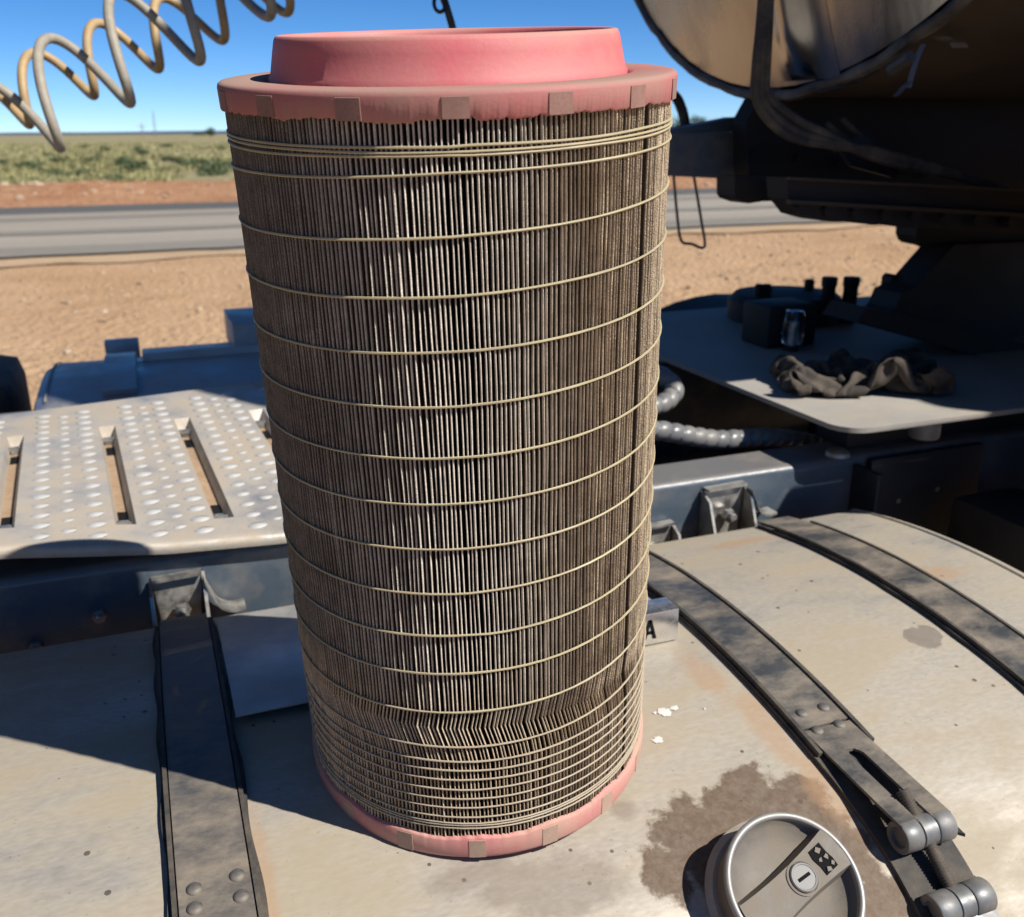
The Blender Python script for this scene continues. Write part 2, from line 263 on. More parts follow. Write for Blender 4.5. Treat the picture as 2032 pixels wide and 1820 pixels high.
# ------------------------------------------------------------------ mesh builder
class MB:
    def __init__(s): s.v = []; s.f = []
    def add(s, vs, fs):
        n = len(s.v); s.v += [tuple(p) for p in vs]; s.f += [tuple(i+n for i in f) for f in fs]; return s
    def box(s, a, b):
        x0,y0,z0 = a; x1,y1,z1 = b
        return s.add([(x0,y0,z0),(x1,y0,z0),(x1,y1,z0),(x0,y1,z0),(x0,y0,z1),(x1,y0,z1),(x1,y1,z1),(x0,y1,z1)],
              [(3,2,1,0),(4,5,6,7),(0,1,5,4),(1,2,6,5),(2,3,7,6),(3,0,4,7)])
    def bbox(s, a, b, r=.002):
        bm = bmesh.new(); MB.tmp(bm, a, b); bmesh.ops.bevel(bm, geom=bm.edges[:], offset=r, segments=2, affect='EDGES', profile=.6)
        bm.verts.index_update(); s.add([v.co for v in bm.verts], [[v.index for v in f.verts] for f in bm.faces]); bm.free(); return s
    @staticmethod
    def tmp(bm, a, b):
        t = MB().box(a, b); vs = [bm.verts.new(p) for p in t.v]
        for f in t.f: bm.faces.new([vs[i] for i in f])
    def tube(s, pts, r, n=10, caps=True, rfun=None):
        pts = [Vector(p) for p in pts]; N = len(pts); base = len(s.v)
        T = [(pts[min(i+1,N-1)] - pts[max(i-1,0)]).normalized() for i in range(N)]
        u = T[0].orthogonal().normalized()
        for i in range(N):
            u = (u - T[i]*u.dot(T[i])).normalized(); w = T[i].cross(u)
            for k in range(n):
                a = 2*math.pi*k/n; rr = (r[i] if isinstance(r, (list, tuple)) else r) if rfun is None else rfun(i, a)
                s.v.append(tuple(pts[i] + (u*math.cos(a) + w*math.sin(a))*rr))
        for i in range(N-1):
            for k in range(n):
                a = base+i*n+k; b = base+i*n+(k+1)%n; s.f.append((a, b, b+n, a+n))
        if caps:
            s.f.append(tuple(base+k for k in reversed(range(n)))); s.f.append(tuple(base+(N-1)*n+k for k in range(n)))
        return s
    def lathe(s, prof, n=48, O=(0,0,0), ax=(0,0,1), closed=False, caps=True):
        O = Vector(O); ax = Vector(ax).normalized(); u = ax.orthogonal().normalized() if abs(ax.z) < .999 else Vector((1,0,0)); w = ax.cross(u)
        base = len(s.v); m_ = len(prof)
        for (r, h) in prof:
            for k in range(n):
                a = 2*math.pi*k/n; s.v.append(tuple(O + ax*h + (u*math.cos(a)+w*math.sin(a))*r))
        for i in range(m_ if closed else m_-1):
            j = (i+1) % m_
            for k in range(n):
                s.f.append((base+i*n+k, base+i*n+(k+1)%n, base+j*n+(k+1)%n, base+j*n+k))
        if caps and not closed:
            s.f.append(tuple(base+k for k in reversed(range(n)))); s.f.append(tuple(base+(m_-1)*n+k for k in range(n)))
        return s
    def prism(s, poly, off):
        """poly: list of 3-D points (planar); off: extrusion vector"""
        off = Vector(off); n = len(poly); base = len(s.v)
        s.v += [tuple(p) for p in poly] + [tuple(Vector(p)+off) for p in poly]
        s.f.append(tuple(base+i for i in range(n))); s.f.append(tuple(base+n+i for i in reversed(range(n))))
        for i in range(n): j = (i+1) % n; s.f.append((base+i, base+n+i, base+n+j, base+j))
        return s
    def grid(s, fn, us, vs_, flip=False):
        base = len(s.v); nu, nv = len(us), len(vs_)
        for u in us:
            for v in vs_: s.v.append(tuple(fn(u, v)))
        for i in range(nu-1):
            for j in range(nv-1):
                a = base+i*nv+j; q = (a, a+nv, a+nv+1, a+1); s.f.append(q[::-1] if flip else q)
        return s
    def mesh(s, name, material, smooth=True, angle=35, recalc=True):
        me = bpy.data.meshes.new(name); me.from_pydata(s.v, [], s.f)
        if recalc:
            bm = bmesh.new(); bm.from_mesh(me); bmesh.ops.recalc_face_normals(bm, faces=bm.faces[:]); bm.to_mesh(me); bm.free()
        me.materials.append(material)
        if smooth:
            me.polygons.foreach_set('use_smooth', [True]*len(me.polygons)); me.set_sharp_from_angle(angle=R(angle))
        me.update(); return me
    def build(s, name, material, parent=None, **k):
        return link(name, s.mesh(name, material, **k), parent)

def link(name, me, parent=None, loc=None, rot=None, scl=None):
    o = bpy.data.objects.new(name, me); COL.objects.link(o)
    if parent is not None:
        o.parent = parent
        if loc is None:                                  # mesh is in world space
            p = parent; inv = Matrix.Identity(4)
            chain = []
            while p: chain.append(p.matrix_basis.copy() if p.matrix_parent_inverse == Matrix.Identity(4) else p.matrix_parent_inverse @ p.matrix_basis); p = p.parent
            for mm in chain: inv = inv @ mm.inverted()
            o.matrix_parent_inverse = inv
    if loc is not None: o.location = loc
    if rot is not None: o.rotation_mode = 'QUATERNION' if len(rot) == 4 else 'XYZ'
    if rot is not None:
        if len(rot) == 4: o.rotation_quaternion = rot
        else: o.rotation_euler = rot
    if scl is not None: o.scale = scl
    return o
def piece(name, me, parent, M):                          # shared mesh placed by a world matrix under a parent at identity or world-built
    o = link(name, me, parent); o.matrix_basis = M; return o
def tag(o, label=None, cat=None, group=None, kind=None):
    if label: o['label'] = label
    if cat: o['category'] = cat
    if group: o['group'] = group
    if kind: o['kind'] = kind
    return o
def empty(name, loc, rot=None):
    o = bpy.data.objects.new(name, None); COL.objects.link(o); o.location = loc; o.empty_display_size = .1
    if rot is not None: o.rotation_mode = 'QUATERNION'; o.rotation_quaternion = rot
    return o
def smooth_path(pts, n=10):
    pts = [Vector(p) for p in pts]; out = []
    P = [pts[0]*2-pts[1]] + pts + [pts[-1]*2-pts[-2]]
    for i in range(1, len(P)-2):
        for k in range(n):
            t = k/n; a, b, c, d = P[i-1], P[i], P[i+1], P[i+2]
            out.append(.5*((2*b)+(c-a)*t+(2*a-5*b+4*c-d)*t*t+(3*b-a-3*c+d)*t**3))
    out.append(pts[-1]); return out
def lerp(a, b, t): return a+(b-a)*t

exec_parts = []
G = -1.05                                                # ground level

# ================================================================== THE SETTING
def axis_steps(a, b, d0, grow, lim):
    out = [a]; d = d0
    while out[-1] < b:
        out.append(out[-1]+d); d = min(d*grow, lim)
    out[-1] = b; return out
def gz(x, y):
    near = max(0, 1-abs(y-7)/7.5)*max(0, 1-abs(x-4)/22)
    z = .075*noise.fractal(Vector((x*.45, y*.45, 0)), .6, 2.0, 5)*near + .06*noise.noise(Vector((x*2.1, y*2.1, 3)))*near
    z += .03*noise.noise(Vector((x*6.5, y*6.5, 9)))*near
    b = max(0, 1-abs(y-29)/5.2)                         # low bank of graded dirt beyond the road
    z += b*(.32+.14*noise.noise(Vector((x*.35, y*.5, 5))) + .07*noise.noise(Vector((x*1.3, y*1.3, 6))))*(1 if abs(x) < 200 else 0)
    return z
ys = [-3000, -400, -60, -8, -2] + axis_steps(0, 14, .16, 1.0, .16) + axis_steps(15, 40, .5, 1.0, .5) + [60, 120, 400, 1500, 9000]
xs = [-9000, -1500, -300, -80, -30] + axis_steps(-16, 26, .22, 1.0, .22) + [32, 45, 70, 120, 300, 1500, 9000]
tag(MB().grid(lambda u, v: (u, v, G+gz(u, v)), xs, ys, ).build('ground', MT['dirt'], angle=180), kind='structure')
xs2 = [-3000, -300, -60] + axis_steps(-24, 48, .6, 1, .6) + [80, 300, 3000]
tag(MB().grid(lambda u, v: (u, v, G+gz(u, v)+.012), xs2, axis_steps(23.6, 36, .3, 1, .3)).build('roadside_bank', MT['berm'], angle=180), kind='structure')
tag(MB().grid(lambda u, v: (u, v + (.6*noise.noise(Vector((u*.4, 1, 0))) if v < 34 else 0), G+gz(u, v)+.03), xs2, [33.2, 34.5, 37, 60, 200, 1000, 9000]).build('grass_plain', MT['plain'], angle=180), kind='structure')
RX0, RX1 = -600, 1200
def strip(name, y0, y1, z, mt, wav=0.0, ny=2):
    uu = [RX0, -100] + axis_steps(-30, 60, .4, 1, .4) + [120, RX1] if wav else [RX0, RX1]
    b = MB().grid(lambda u, v: (u, lerp(y0, y1, v) + ((wav*noise.noise(Vector((u*.8, y0, v*3))) + wav*.5*noise.noise(Vector((u*3.1, y0, v*3)))) if v in (0, 1) else 0), G+z), uu, [i/ny for i in range(ny+1)])
    return tag(b.build(name, mt, angle=180), kind='structure')
def crown(y): return .016+.05*(1-((y-18.5)/5.0)**2)
rd = MB().grid(lambda u, v: (u, v, G+crown(v)), [RX0, -100, -30, 0, 30, 60, 120, 400, RX1], [13.5+i*.5 for i in range(21)])
tag(rd.build('road', MT['asphalt'], angle=180), kind='structure')
strip('gravel_shoulder', 12.9, 13.8, .020, MT['shoulder'], wav=.55)
strip('road_edge_band', 13.7, 14.9, .052, MT['tyre_band'], wav=.14)
for (a, b_) in ((16.6, 17.3), (19.6, 20.2)):
    strip('wheel_track', a, b_, .071, MT['tyre_band'], wav=.12)
strip('dark_road_edge', 21.6, 23.7, .054, MT['asphalt_dark'], wav=.06)

# distant hills
def hills():
    b = MB(); n = 160
    for i in range(n):
        t = i/(n-1); x = lerp(-7000, 14000, t); y = 9500
        h = 22+26*max(0, noise.noise(Vector((t*9, 0, 0))))+14*noise.noise(Vector((t*31, 2, 0)))
        b.v += [(x, y, G-30), (x, y+200, G+max(6, h)), (x, y+1500, G-30)]
    for i in range(n-1):
        for k in range(2): b.f.append((3*i+k, 3*i+3+k, 3*i+4+k, 3*i+1+k))
    return b
tag(hills().build('distant_hills', MT['hill'], angle=180), kind='structure')

# grass: tufts of narrow blades, joined
def grass():
    V = []; Fc = []
    n = 26000
    yy = 34.2 + (nrng.random(n)**2.2)*170
    for i in range(n):
        y = float(yy[i]); x0 = CAM.x - (y-CAM.y)*.32 - 3; x1 = CAM.x + (y-CAM.y)*.95 + 3
        x = float(nrng.uniform(x0, x1))
        if noise.noise(Vector((x*.16, y*.10, 1))) < -.30: continue
        k = 5 if y < 70 else 3
        hgt = (.14+.16*nrng.random())*(1+.002*(y-34)); w = .028*(1+y/60)
        z = G+gz(x, y)+.02
        for j in range(k):
            a = nrng.random()*6.283; l = .18*nrng.random()+.05
            bx = x+nrng.normal()*.16; by = y+nrng.normal()*.16
            ca, sa = math.cos(a), math.sin(a); s = len(V)
            V += [(bx-sa*w, by+ca*w, z), (bx+sa*w, by-ca*w, z), (bx+ca*l, by+sa*l, z+hgt*(.6+.4*nrng.random()))]
            Fc.append((s, s+1, s+2))
    b = MB(); b.v = V; b.f = Fc
    o = b.build('grass', MT['grass'], smooth=False, recalc=False)
    tag(o, 'dry olive green grass covering the plain beyond the road', 'grass', kind='stuff')
grass()

def leaf_cloud(n, rx, ry, rz, leaf, seed, clumps=10, squash=.0):
    r = np.random.default_rng(seed); V = []; Fc = []
    cc = [(r.normal(size=3)*np.array([rx, ry, rz])*.42) for _ in range(clumps)]
    for i in range(n):
        c = cc[r.integers(clumps)]; p = c + r.normal(size=3)*np.array([rx, ry, rz])*.24
        p[2] = abs(p[2]+rz*.75)*.75
        q = Quaternion((r.normal(), r.normal(), r.normal(), r.normal())).normalized()
        L = leaf*(.6+.8*r.random())
        s = len(V)
        for (a, b_) in ((-1,0),(0,-.42),(1,0),(0,.42)):
            d = q @ Vector((a*L, b_*L, 0)); V.append((p[0]+d.x, p[1]+d.y, p[2]+d.z))
        Fc.append((s, s+1, s+2, s+3))
    b = MB(); b.v = V; b.f = Fc; return b
shrub_meshes = [leaf_cloud(420, .62, .55, .34, .075, 50+k, 9).mesh('saltbush_foliage', MT['shrub'], smooth=False, recalc=False) for k in range(5)]
stem = MB()
for k in range(6):
    a = k*1.05; stem.tube([(0,0,-.05), (.15*math.cos(a), .15*math.sin(a), .14), (.36*math.cos(a), .36*math.sin(a), .30)], [.018,.013,.006], 5)
stem_mesh = stem.mesh('stem', MT['bark'])
for k in range(58):
    y = 35.5 + (rng.random()**1.6)*75
    x = CAM.x + (y-CAM.y)*rng.uniform(-.27, .62)
    if k < 12:
        px, py = [(62,333),(125,322),(185,322),(250,330),(265,338),(395,328),(345,318),(280,305),(210,300),(330,292),(170,290),(420,345)][k]
        p = at(px, py, Z=G+.1); x, y = p.x, p.y
    s = rng.uniform(.6, 1.15) if k >= 12 else rng.uniform(.9, 1.3)
    t = empty('saltbush', (x, y, G+gz(x, y)+.02)); t.rotation_euler = (0, 0, rng.random()*6.28); t.scale = (s, s, s*rng.uniform(.75, 1.05))
    tag(t, 'low grey-green saltbush growing in the dry grass beyond the road', 'bush', 'saltbushes on the plain')
    link('foliage', shrub_meshes[k % 5], t, loc=(0,0,0)); link('stem', stem_mesh, t, loc=(0,0,0))

def tree(px, py, d, h, w, seed, label):
    p = CAM + ray(px, py)*(d/ray(px, py).dot(FW)); z0 = G
    t = empty('tree', (p.x, p.y, z0)); tag(t, label, 'tree', 'trees on the horizon')
    b = MB(); r = random.Random(seed)
    b.tube([(0,0,-.2),(.1,0,h*.25),(.15,.1,h*.55)], [h*.035,h*.028,h*.015], 7)
    for k in range(5):
        a = r.random()*6.28; b.tube([(.08,0,h*.28),(w*.25*math.cos(a), w*.25*math.sin(a), h*.5),(w*.4*math.cos(a), w*.4*math.sin(a), h*.7)], [h*.016,h*.01,h*.004], 5)
    link('trunk', b.mesh('trunk', MT['bark']), t, loc=(0,0,0))
    c = leaf_cloud(1500, w*.62, w*.62, h*.52, h*.045, seed, 14)
    link('crown', c.mesh('crown', MT['tree'], smooth=False, recalc=False), t, loc=(0,0,h*.22))
tree(1352, 250, 150, 4.0, 4.6, 3, 'rounded dark tree on the horizon nearest the filter rim')
tree(1383, 250, 165, 4.4, 5.4, 4, 'taller bushy tree on the horizon beside the trailer beam')
tree(1432, 250, 170, 3.6, 5.2, 5, 'low dark tree on the horizon half hidden by the trailer beam')
tree(417, 262, 420, 4.4, 4.4, 6, 'small lone tree on the horizon left of the filter')
tree(394, 262, 520, 3.0, 5.6, 8, 'very small bush-like tree on the far horizon left of the lone tree')

def mast(px, d, h, w, name, label):
    p = CAM + ray(px, 262)*(d/ray(px, 262).dot(FW))
    t = empty(name, (p.x, p.y, G)); tag(t, label, 'tower')
    b = MB(); n = 9
    for sx in (-1, 1):
        for sy in (-1, 1):
            b.tube([(sx*w, sy*w, 0), (sx*w*.25, sy*w*.25, h)], .16, 5)
    link('leg_frame', b.mesh('leg_frame', MT['zinc']), t, loc=(0,0,0))
    b = MB()
    for k in range(n):
        z0, z1 = h*k/n, h*(k+1)/n; a0 = lerp(w, w*.25, k/n); a1 = lerp(w, w*.25, (k+1)/n)
        for (sx, sy, ex, ey) in ((-1,-1,1,-1),(1,-1,1,1),(1,1,-1,1),(-1,1,-1,-1)):
            b.tube([(sx*a0, sy*a0, z0), (ex*a1, ey*a1, z1)], .09, 4)
    link('brace', b.mesh('brace', MT['zinc']), t, loc=(0,0,0))
    b = MB().tube([(0,0,h*.98),(0,0,h*1.12)], .12, 5)
    if name == 'power_pylon':
        for zz in (.72, .86): b.tube([(-w*2.4, 0, h*zz), (w*2.4, 0, h*zz)], .16, 5)
    link('top', b.mesh('top', MT['zinc']), t, loc=(0,0,0))
mast(308, 700, 16.5, .9, 'radio_mast', 'thin pale lattice mast standing on the far horizon')
mast(283, 800, 10.0, 1.6, 'power_pylon', 'short pale lattice pylon on the horizon left of the mast')

# loose stones on the dirt
def stones():
    ico = bmesh.new(); bmesh.ops.create_icosphere(ico, subdivisions=1, radius=1); ico.verts.index_update()
    iv = np.array([v.co[:] for v in ico.verts]); fi = [[v.index for v in f.verts] for f in ico.faces]; ico.free()
    b = MB()
    for i in range(4800):
        y = 2.2 + nrng.random()**1.4*10.5; x = CAM.x + (y-CAM.y)*nrng.uniform(-.32, 1.25)
        if i % 6 == 0: y = 24.5 + nrng.random()*8.5; x = CAM.x + (y-CAM.y)*nrng.uniform(-.32, .9)
        s = (.007+.032*nrng.random()**4)*(1 if y < 14 else 3.2)
        sc = np.array([s*(.7+.6*nrng.random()), s*(.7+.6*nrng.random()), s*(.5+.3*nrng.random())])
        P = iv*sc*(1+.22*nrng.normal(size=(len(iv), 1))) + np.array([x, y, G+gz(x, y)+s*.2])
        b.add([tuple(p) for p in P], fi)
    tag(b.build('stones', MT['stone'], smooth=False, recalc=False), 'small pale stones scattered over the red-brown dirt', 'stones', kind='stuff')
stones()

# ================================================================== AIR FILTER
FAX = Vector((-0.0542, -0.0973, 1)).normalized()
FROT = Vector((0,0,1)).rotation_difference(FAX)
flt = empty('air_filter', (0, 0, 0), FROT)
tag(flt, 'tall dust-clogged pleated air filter with pink rubber end caps standing on the fuel tank', 'air filter')
PHI0 = math.atan2(CAM.y, CAM.x)                           # side of the filter that faces the viewer
def fl(b, name, mt, **k): return link(name, b.mesh(name, mt, **k), flt, loc=(0,0,0))
NP = 298
RO = .1512
CORDS = [.5436,.5409,.5388,.5293,.4937,.4586,.4241,.3885,.3531,.3196,.2853,.2502,.2151,.182,.147,.1138,.0997,.0908,.0818,.0717,.0625,.0532,.0433,.037,.0349,.0317]
def rout(h): return lerp(.1492, .1515, h/.57)
# pleats: each fold of the paper is a blade of its own
spc = 2*math.pi/NP
hl = sorted(set([.016,.022,.030] + [round(x,4) for x in np.linspace(.036,.11,7)] + [.1138,.122,.1306,.139,.147] + [round(x,4) for x in np.linspace(.160,.535,23)] + [.5388,.545,.552,.560,.566]))
def shift(h):                                            # the crushed band low down: folds lean one way, then the other
    return float(np.interp(h, [0,.098,.1138,.1306,.147,.18], [1.2,1.2,.35,-1.05,0,0]))
seam = PHI0 + R(53.75)
for i in range(NP):
    a0 = PHI0 + i*spc
    da = (a0-seam+math.pi) % (2*math.pi) - math.pi
    if abs(da) < spc*.55: continue                       # the glued seam leaves a wider gap
    b = MB(); jit = rng.uniform(-.15, .15); wd = rng.uniform(.86, 1.14)
    rj = rng.uniform(-.0006, .0004)
    for h in hl:
        wv = .55*noise.noise(Vector((math.cos(a0)*3.1, math.sin(a0)*3.1, h*9))) + .33*noise.noise(Vector((i*.31, 7.7, h*16))) + .12*noise.noise(Vector((i*1.7, 3.3, h*40)))
        a = a0 + spc*(shift(h)+jit+wv*.5)
        ro = rout(h)+rj+.0005*noise.noise(Vector((i*.9, 1.1, h*30)))
        t = .00064*wd*(1+.30*noise.noise(Vector((i*2.3, 5.0, h*55)))) 
        ca, sa = math.cos(a), math.sin(a)
        for (rr, tt) in ((.122, t*.55), (ro-.0012, t*.98), (ro-.0005, t*.80), (ro, t*.0), (ro-.0005, -t*.80), (ro-.0012, -t*.98), (.122, -t*.55)):
            b.v.append((rr*ca - tt*sa, rr*sa + tt*ca, h))
    n = 7
    for k in range(len(hl)-1):
        for j in range(n-1):
            p = k*n+j; b.f.append((p, p+1, p+1+n, p+n))
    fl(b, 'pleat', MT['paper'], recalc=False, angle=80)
# glue bead wound round the folds as one long spiral
turn_h = [.5475] + CORDS + [.0290]
b = MB(); pts = []; rad = []
K = len(turn_h)
for k in range(K-1):
    for j in range(72):
        t = k+j/72
        kk = int(t); fr = t-kk
        if t < .5 or t > K-1.5: continue
        h0 = turn_h[max(kk-1,0)]; h1 = turn_h[kk]; h2 = turn_h[min(kk+1,K-1)]; h3 = turn_h[min(kk+2,K-1)]
        h = lerp(h1, h2, fr)
        a = PHI0 - 2*math.pi*t                           # drops as it runs to the left
        h += .0006*noise.noise(Vector((math.cos(a)*2, math.sin(a)*2, k*3.7)))
        r_ = rout(h)+.0004
        pts.append((r_*math.cos(a), r_*math.sin(a), h)); rad.append(float(np.interp(h, [.05, .14], [.00066, .00086]))*(1+.22*noise.noise(Vector((j*.9, k*5.1, 2)))))
b.tube(pts, rad, 6)
fl(b, 'glue_bead', MT['bead'])
fl(MB().lathe([(.1225,.012),(.1225,.565)], 96, caps=False), 'inner_core', MT['core'])
# top cap with ragged lower edge
NS = 750
def ragged(prof_fn, name, mt):
    b = MB()
    rows = None
    for k in range(NS):
        a = 2*math.pi*k/NS; pr = prof_fn(a, k); rows = len(pr)
        for (r_, h) in pr: b.v.append((r_*math.cos(a), r_*math.sin(a), h))
    for k in range(NS):
        for j in range(rows-1):
            p = k*rows+j; q = ((k+1) % NS)*rows+j; b.f.append((p, q, q+1, p+1))
    return fl(b, name, mt, angle=50)
def rag(a, k):
    v = .0026*noise.noise(Vector((math.cos(a)*5, math.sin(a)*5, 1))) + .0016*noise.noise(Vector((k*.19, 2, 0)))
    ph = (a-PHI0)/spc
    v += .0011*max(0, math.sin(2*math.pi*ph))*(.5+noise.noise(Vector((math.floor(ph)*1.3, 9, 0))))
    return v
RT_ = .1545
def top_prof(a, k):
    e = .5575 + rag(a, k)
    return [(.1495, e+.001), (RT_-.0012, e), (RT_-.0004, e+.0012), (RT_, .5700), (RT_-.0006, .5722), (RT_-.0022, .5734), (.1500, .5738), (.1260, .5734), (.1232,.5716), (.1216,.5690), (.1195,.5690)]
ragged(top_prof, 'top_cap', MT['pink'])
col_prof = [(.1214,.5690),(.1211,.5745),(.1196,.5765),(.1168,.5900),(.1152,.5968),(.1140,.5990),(.1125,.5997),(.1108,.5990),(.1098,.5968),(.1080,.5880),(.1045,.5700),(.1035,.5450),(.1030,.45)]
fl(MB().lathe(col_prof, 160, caps=False), 'collar', MT['pinkclean'], angle=60)
def bot_prof(a, k):
    ph = ((a-PHI0-R(-1))/R(22.5)+.5) % 1 - .5
    e = .0215 + .0022*max(0, 1-abs(ph)*3.2)**.5 + .0009*noise.noise(Vector((k*.22, 4, 0))) + .0012*noise.noise(Vector((math.cos(a)*4, math.sin(a)*4, 6)))
    return [(.1485, e+.0006), (.1512, e), (.1520, e-.0012), (.1518, .0050), (.1508, .0022), (.1488, .0006), (.1455, .0), (.110, .0)]
ragged(bot_prof, 'bottom_cap', MT['pinklow'])
fl(MB().lathe([(.112,.0002),(.0001,.0002)], 64, caps=False), 'base_disc', MT['core'])
def lug(a, h0, h1, r0, mt, wdeg):
    b = MB()
    n = 5
    for (rr, hh) in ((r0-.002, h0), (r0+.0009, h0+.0004), (r0+.0009, h1-.0014), (r0-.002, h1)):
        for j in range(n+1):
            aa = a + R(wdeg)*(j/n-.5); b.v.append((rr*math.cos(aa), rr*math.sin(aa), hh))
    for i in range(3):
        for j in range(n): p = i*(n+1)+j; b.f.append((p, p+1, p+n+2, p+n+1))
    for j in (0, n): b.f.append(tuple(i*(n+1)+j for i in range(4)))
    fl(b, 'lug', mt, angle=30)
for k in range(16):
    lug(PHI0+R(1.9+22.5*k), .5572+rag(PHI0+R(1.9+22.5*k), 0)*.8, .5712, RT_-.0004, MT['pinkdust'], 5.6)
    lug(PHI0+R(-1+22.5*k), .0030, .0225, .1514, MT['lowlug'], 5.0)

# ================================================================== TRUCK
truck = empty('truck', (0, .79, G))
tag(truck, 'dusty truck chassis with fuel tanks, straps, catwalk step and deck plate behind the cab', 'truck')

# ---- tank cross section, walked from the back edge over the top and down the front
def tank_profile():
    P = []; ds = .004
    y, z, th = .374, -.110, math.pi/2                     # start on the back wall going up; th = direction angle
    def step(n, k):
        nonlocal y, z, th
        for _ in range(n):
            P.append((y, z)); y += math.cos(th)*ds; z += math.sin(th)*ds; th += k*ds
    t1 = math.pi-math.atan(.203)
    step(12, 0); nc = 7; step(nc, (t1-math.pi/2)/(nc*ds)); th = t1
    step(129, 1/1.25)                                     # one long crown over the top
    step(12, 2.2); step(70, 3.9)
    while th < math.pi*1.5: step(1, 3.9)
    th = math.pi*1.5; step(60, 0)
    step(40, 1/.10)
    th = min(th, 2*math.pi)
    return P
TP = tank_profile()
# shift so that the surface passes through z=0 at y=0 (where the filter stands)
_i = min(range(len(TP)), key=lambda i: abs(TP[i][0]) + (0 if TP[i][1] > -.1 else 9))
_dz = TP[_i][1]; TP = [(y, z-_dz) for (y, z) in TP]
def tnorm(i):
    a = TP[max(i-1,0)]; c = TP[min(i+1,len(TP)-1)]; d = Vector((0, c[0]-a[0], c[1]-a[1])).normalized()
    return Vector((0, d.z, -d.y))                         # outward
TOPI = [i for i in range(len(TP)) if tnorm(i).z > .25]
def tz(y):
    return float(np.interp(y, [TP[i][0] for i in reversed(TOPI)], [TP[i][1] for i in reversed(TOPI)]))
def idx_at(y): return min(TOPI, key=lambda i: abs(TP[i][0]-y))
def tn(y): return tnorm(idx_at(y))
def on_tank(px, py, lift=0.0):
    z = 0
    for _ in range(40):
        p = at(px, py, Z=z); z = .5*z+.5*(tz(p.y)+lift)
    return p
def tank_mesh(xa, xb, rnd=.022, sgn=1, ymap=lambda y: y, zoff=0.0, prof=TP):
    b = MB(); m_ = len(prof); cy_ = sum(p[0] for p in prof)/m_; cz_ = sum(p[1] for p in prof)/m_
    sl = [(xa, rnd), (xa+rnd*.3, rnd*.3), (xa+rnd, 0)] + [(xa+rnd+(xb-xa-2*rnd)*k/24, 0) for k in range(1, 24)] + [(xb-rnd, 0), (xb-rnd*.62, rnd*.08), (xb-rnd*.3, rnd*.29), (xb-rnd*.08, rnd*.62), (xb, rnd)]
    for (x, ins) in sl:
        for i, (y, z) in enumerate(prof):
            nn = tnorm(i) if prof is TP else Vector((0,0,0))
            b.v.append((x, ymap(y-nn.y*ins), z-nn.z*ins+zoff))
    for k in range(len(sl)-1):
        for i in range(m_):
            j = (i+1) % m_; b.f.append((k*m_+i, k*m_+j, (k+1)*m_+j, (k+1)*m_+i))
    b.f.append(tuple(range(m_))); b.f.append(tuple((len(sl)-1)*m_+i for i in reversed(range(m_))))
    return b
tank = tank_mesh(-1.25, .762).build('fuel_tank', MT['tank'], truck, angle=40)
tank['label'] = 'dusty aluminium fuel tank the filter stands on'
# stains: diesel round the filler, rust dust and dry drips
sp = []
for (px, py, rx, ry) in ((1500,1600,.040,.040),(1600,1640,.045,.040),(1440,1590,.030,.020),(1370,1640,.035,.032),(1420,1680,.045,.040),(1650,1700,.050,.035),(1320,1735,.022,.026),(1480,1555,.030,.022),(1590,1570,.024,.020),(1740,1790,.05,.02)):
    p = on_tank(px, py); sp.append((p.x, p.y, rx, ry))
blotch(MT['tank'], sp, (.120,.068,.036), amount=.93, soft=.12, wob=46)
sp = []
for (px, py, rx, ry) in ((1240,1608,.013,.011),(1060,1750,.060,.020),(930,1740,.040,.014),(1130,1780,.05,.018),(1160,1740,.03,.014)):
    p = on_tank(px, py); sp.append((p.x, p.y, rx, ry))
blotch(MT['tank'], sp, (.22,.17,.125), amount=.6, wob=30, soft=.26)
_p = on_tank(1832, 1262); blotch(MT['tank'], [(_p.x-.004, _p.y, .021, .022), (_p.x+.012, _p.y+.004, .013, .016)], (.20,.17,.14), amount=.85, wob=18, soft=.05)
sp = []
for (px, py, rx, ry) in ((1480,1075,.07,.016),(1850,1140,.05,.022),(1400,1340,.018,.05),(1520,1440,.016,.06),(1640,1560,.018,.05),(520,1770,.012,.09),(1240,1110,.05,.02)):
    p = on_tank(px, py); sp.append((p.x, p.y, rx, ry))
blotch(MT['tank'], sp, (.46,.27,.14), amount=.55, wob=26, soft=.3)
# seam weld near the end
b = MB(); path = []
for i in TOPI: n_ = tnorm(i); path.append((.735, TP[i][0]+n_.y*.0004, TP[i][1]+n_.z*.0004))
b.tube(path, .0022, 6); b.build('weld_seam', MT['tank'], tank)
# white paint splashes on the tank
def splash(px, py, s, seed):
    p = on_tank(px, py, .0008); n_ = tn(p.y); u = Vector((1,0,0)); w = n_.cross(u); r = random.Random(seed)
    b = MB(); k = 22; ring = []; s *= .85
    for j in range(k):
        a = 2*math.pi*j/k; rr = s*(.62+.30*noise.noise(Vector((math.cos(a)*1.7+seed*3, math.sin(a)*1.7, seed)))+.28*r.random()**3)
        ring.append(p + u*math.cos(a)*rr*1.25 + w*math.sin(a)*rr)
    b.v = [tuple(p+n_*.0009)] + [tuple(q) for q in ring]
    b.f = [(0, 1+j, 1+(j+1) % k) for j in range(k)]
    b.build('paint_splash', MT['whiteblob'], tank)
splash(1318, 1413, .0095, 1); splash(1338, 1405, .0055, 5); splash(1299, 1414, .0028, 2); splash(1306, 1468, .0072, 3); splash(1398, 1406, .002, 4)

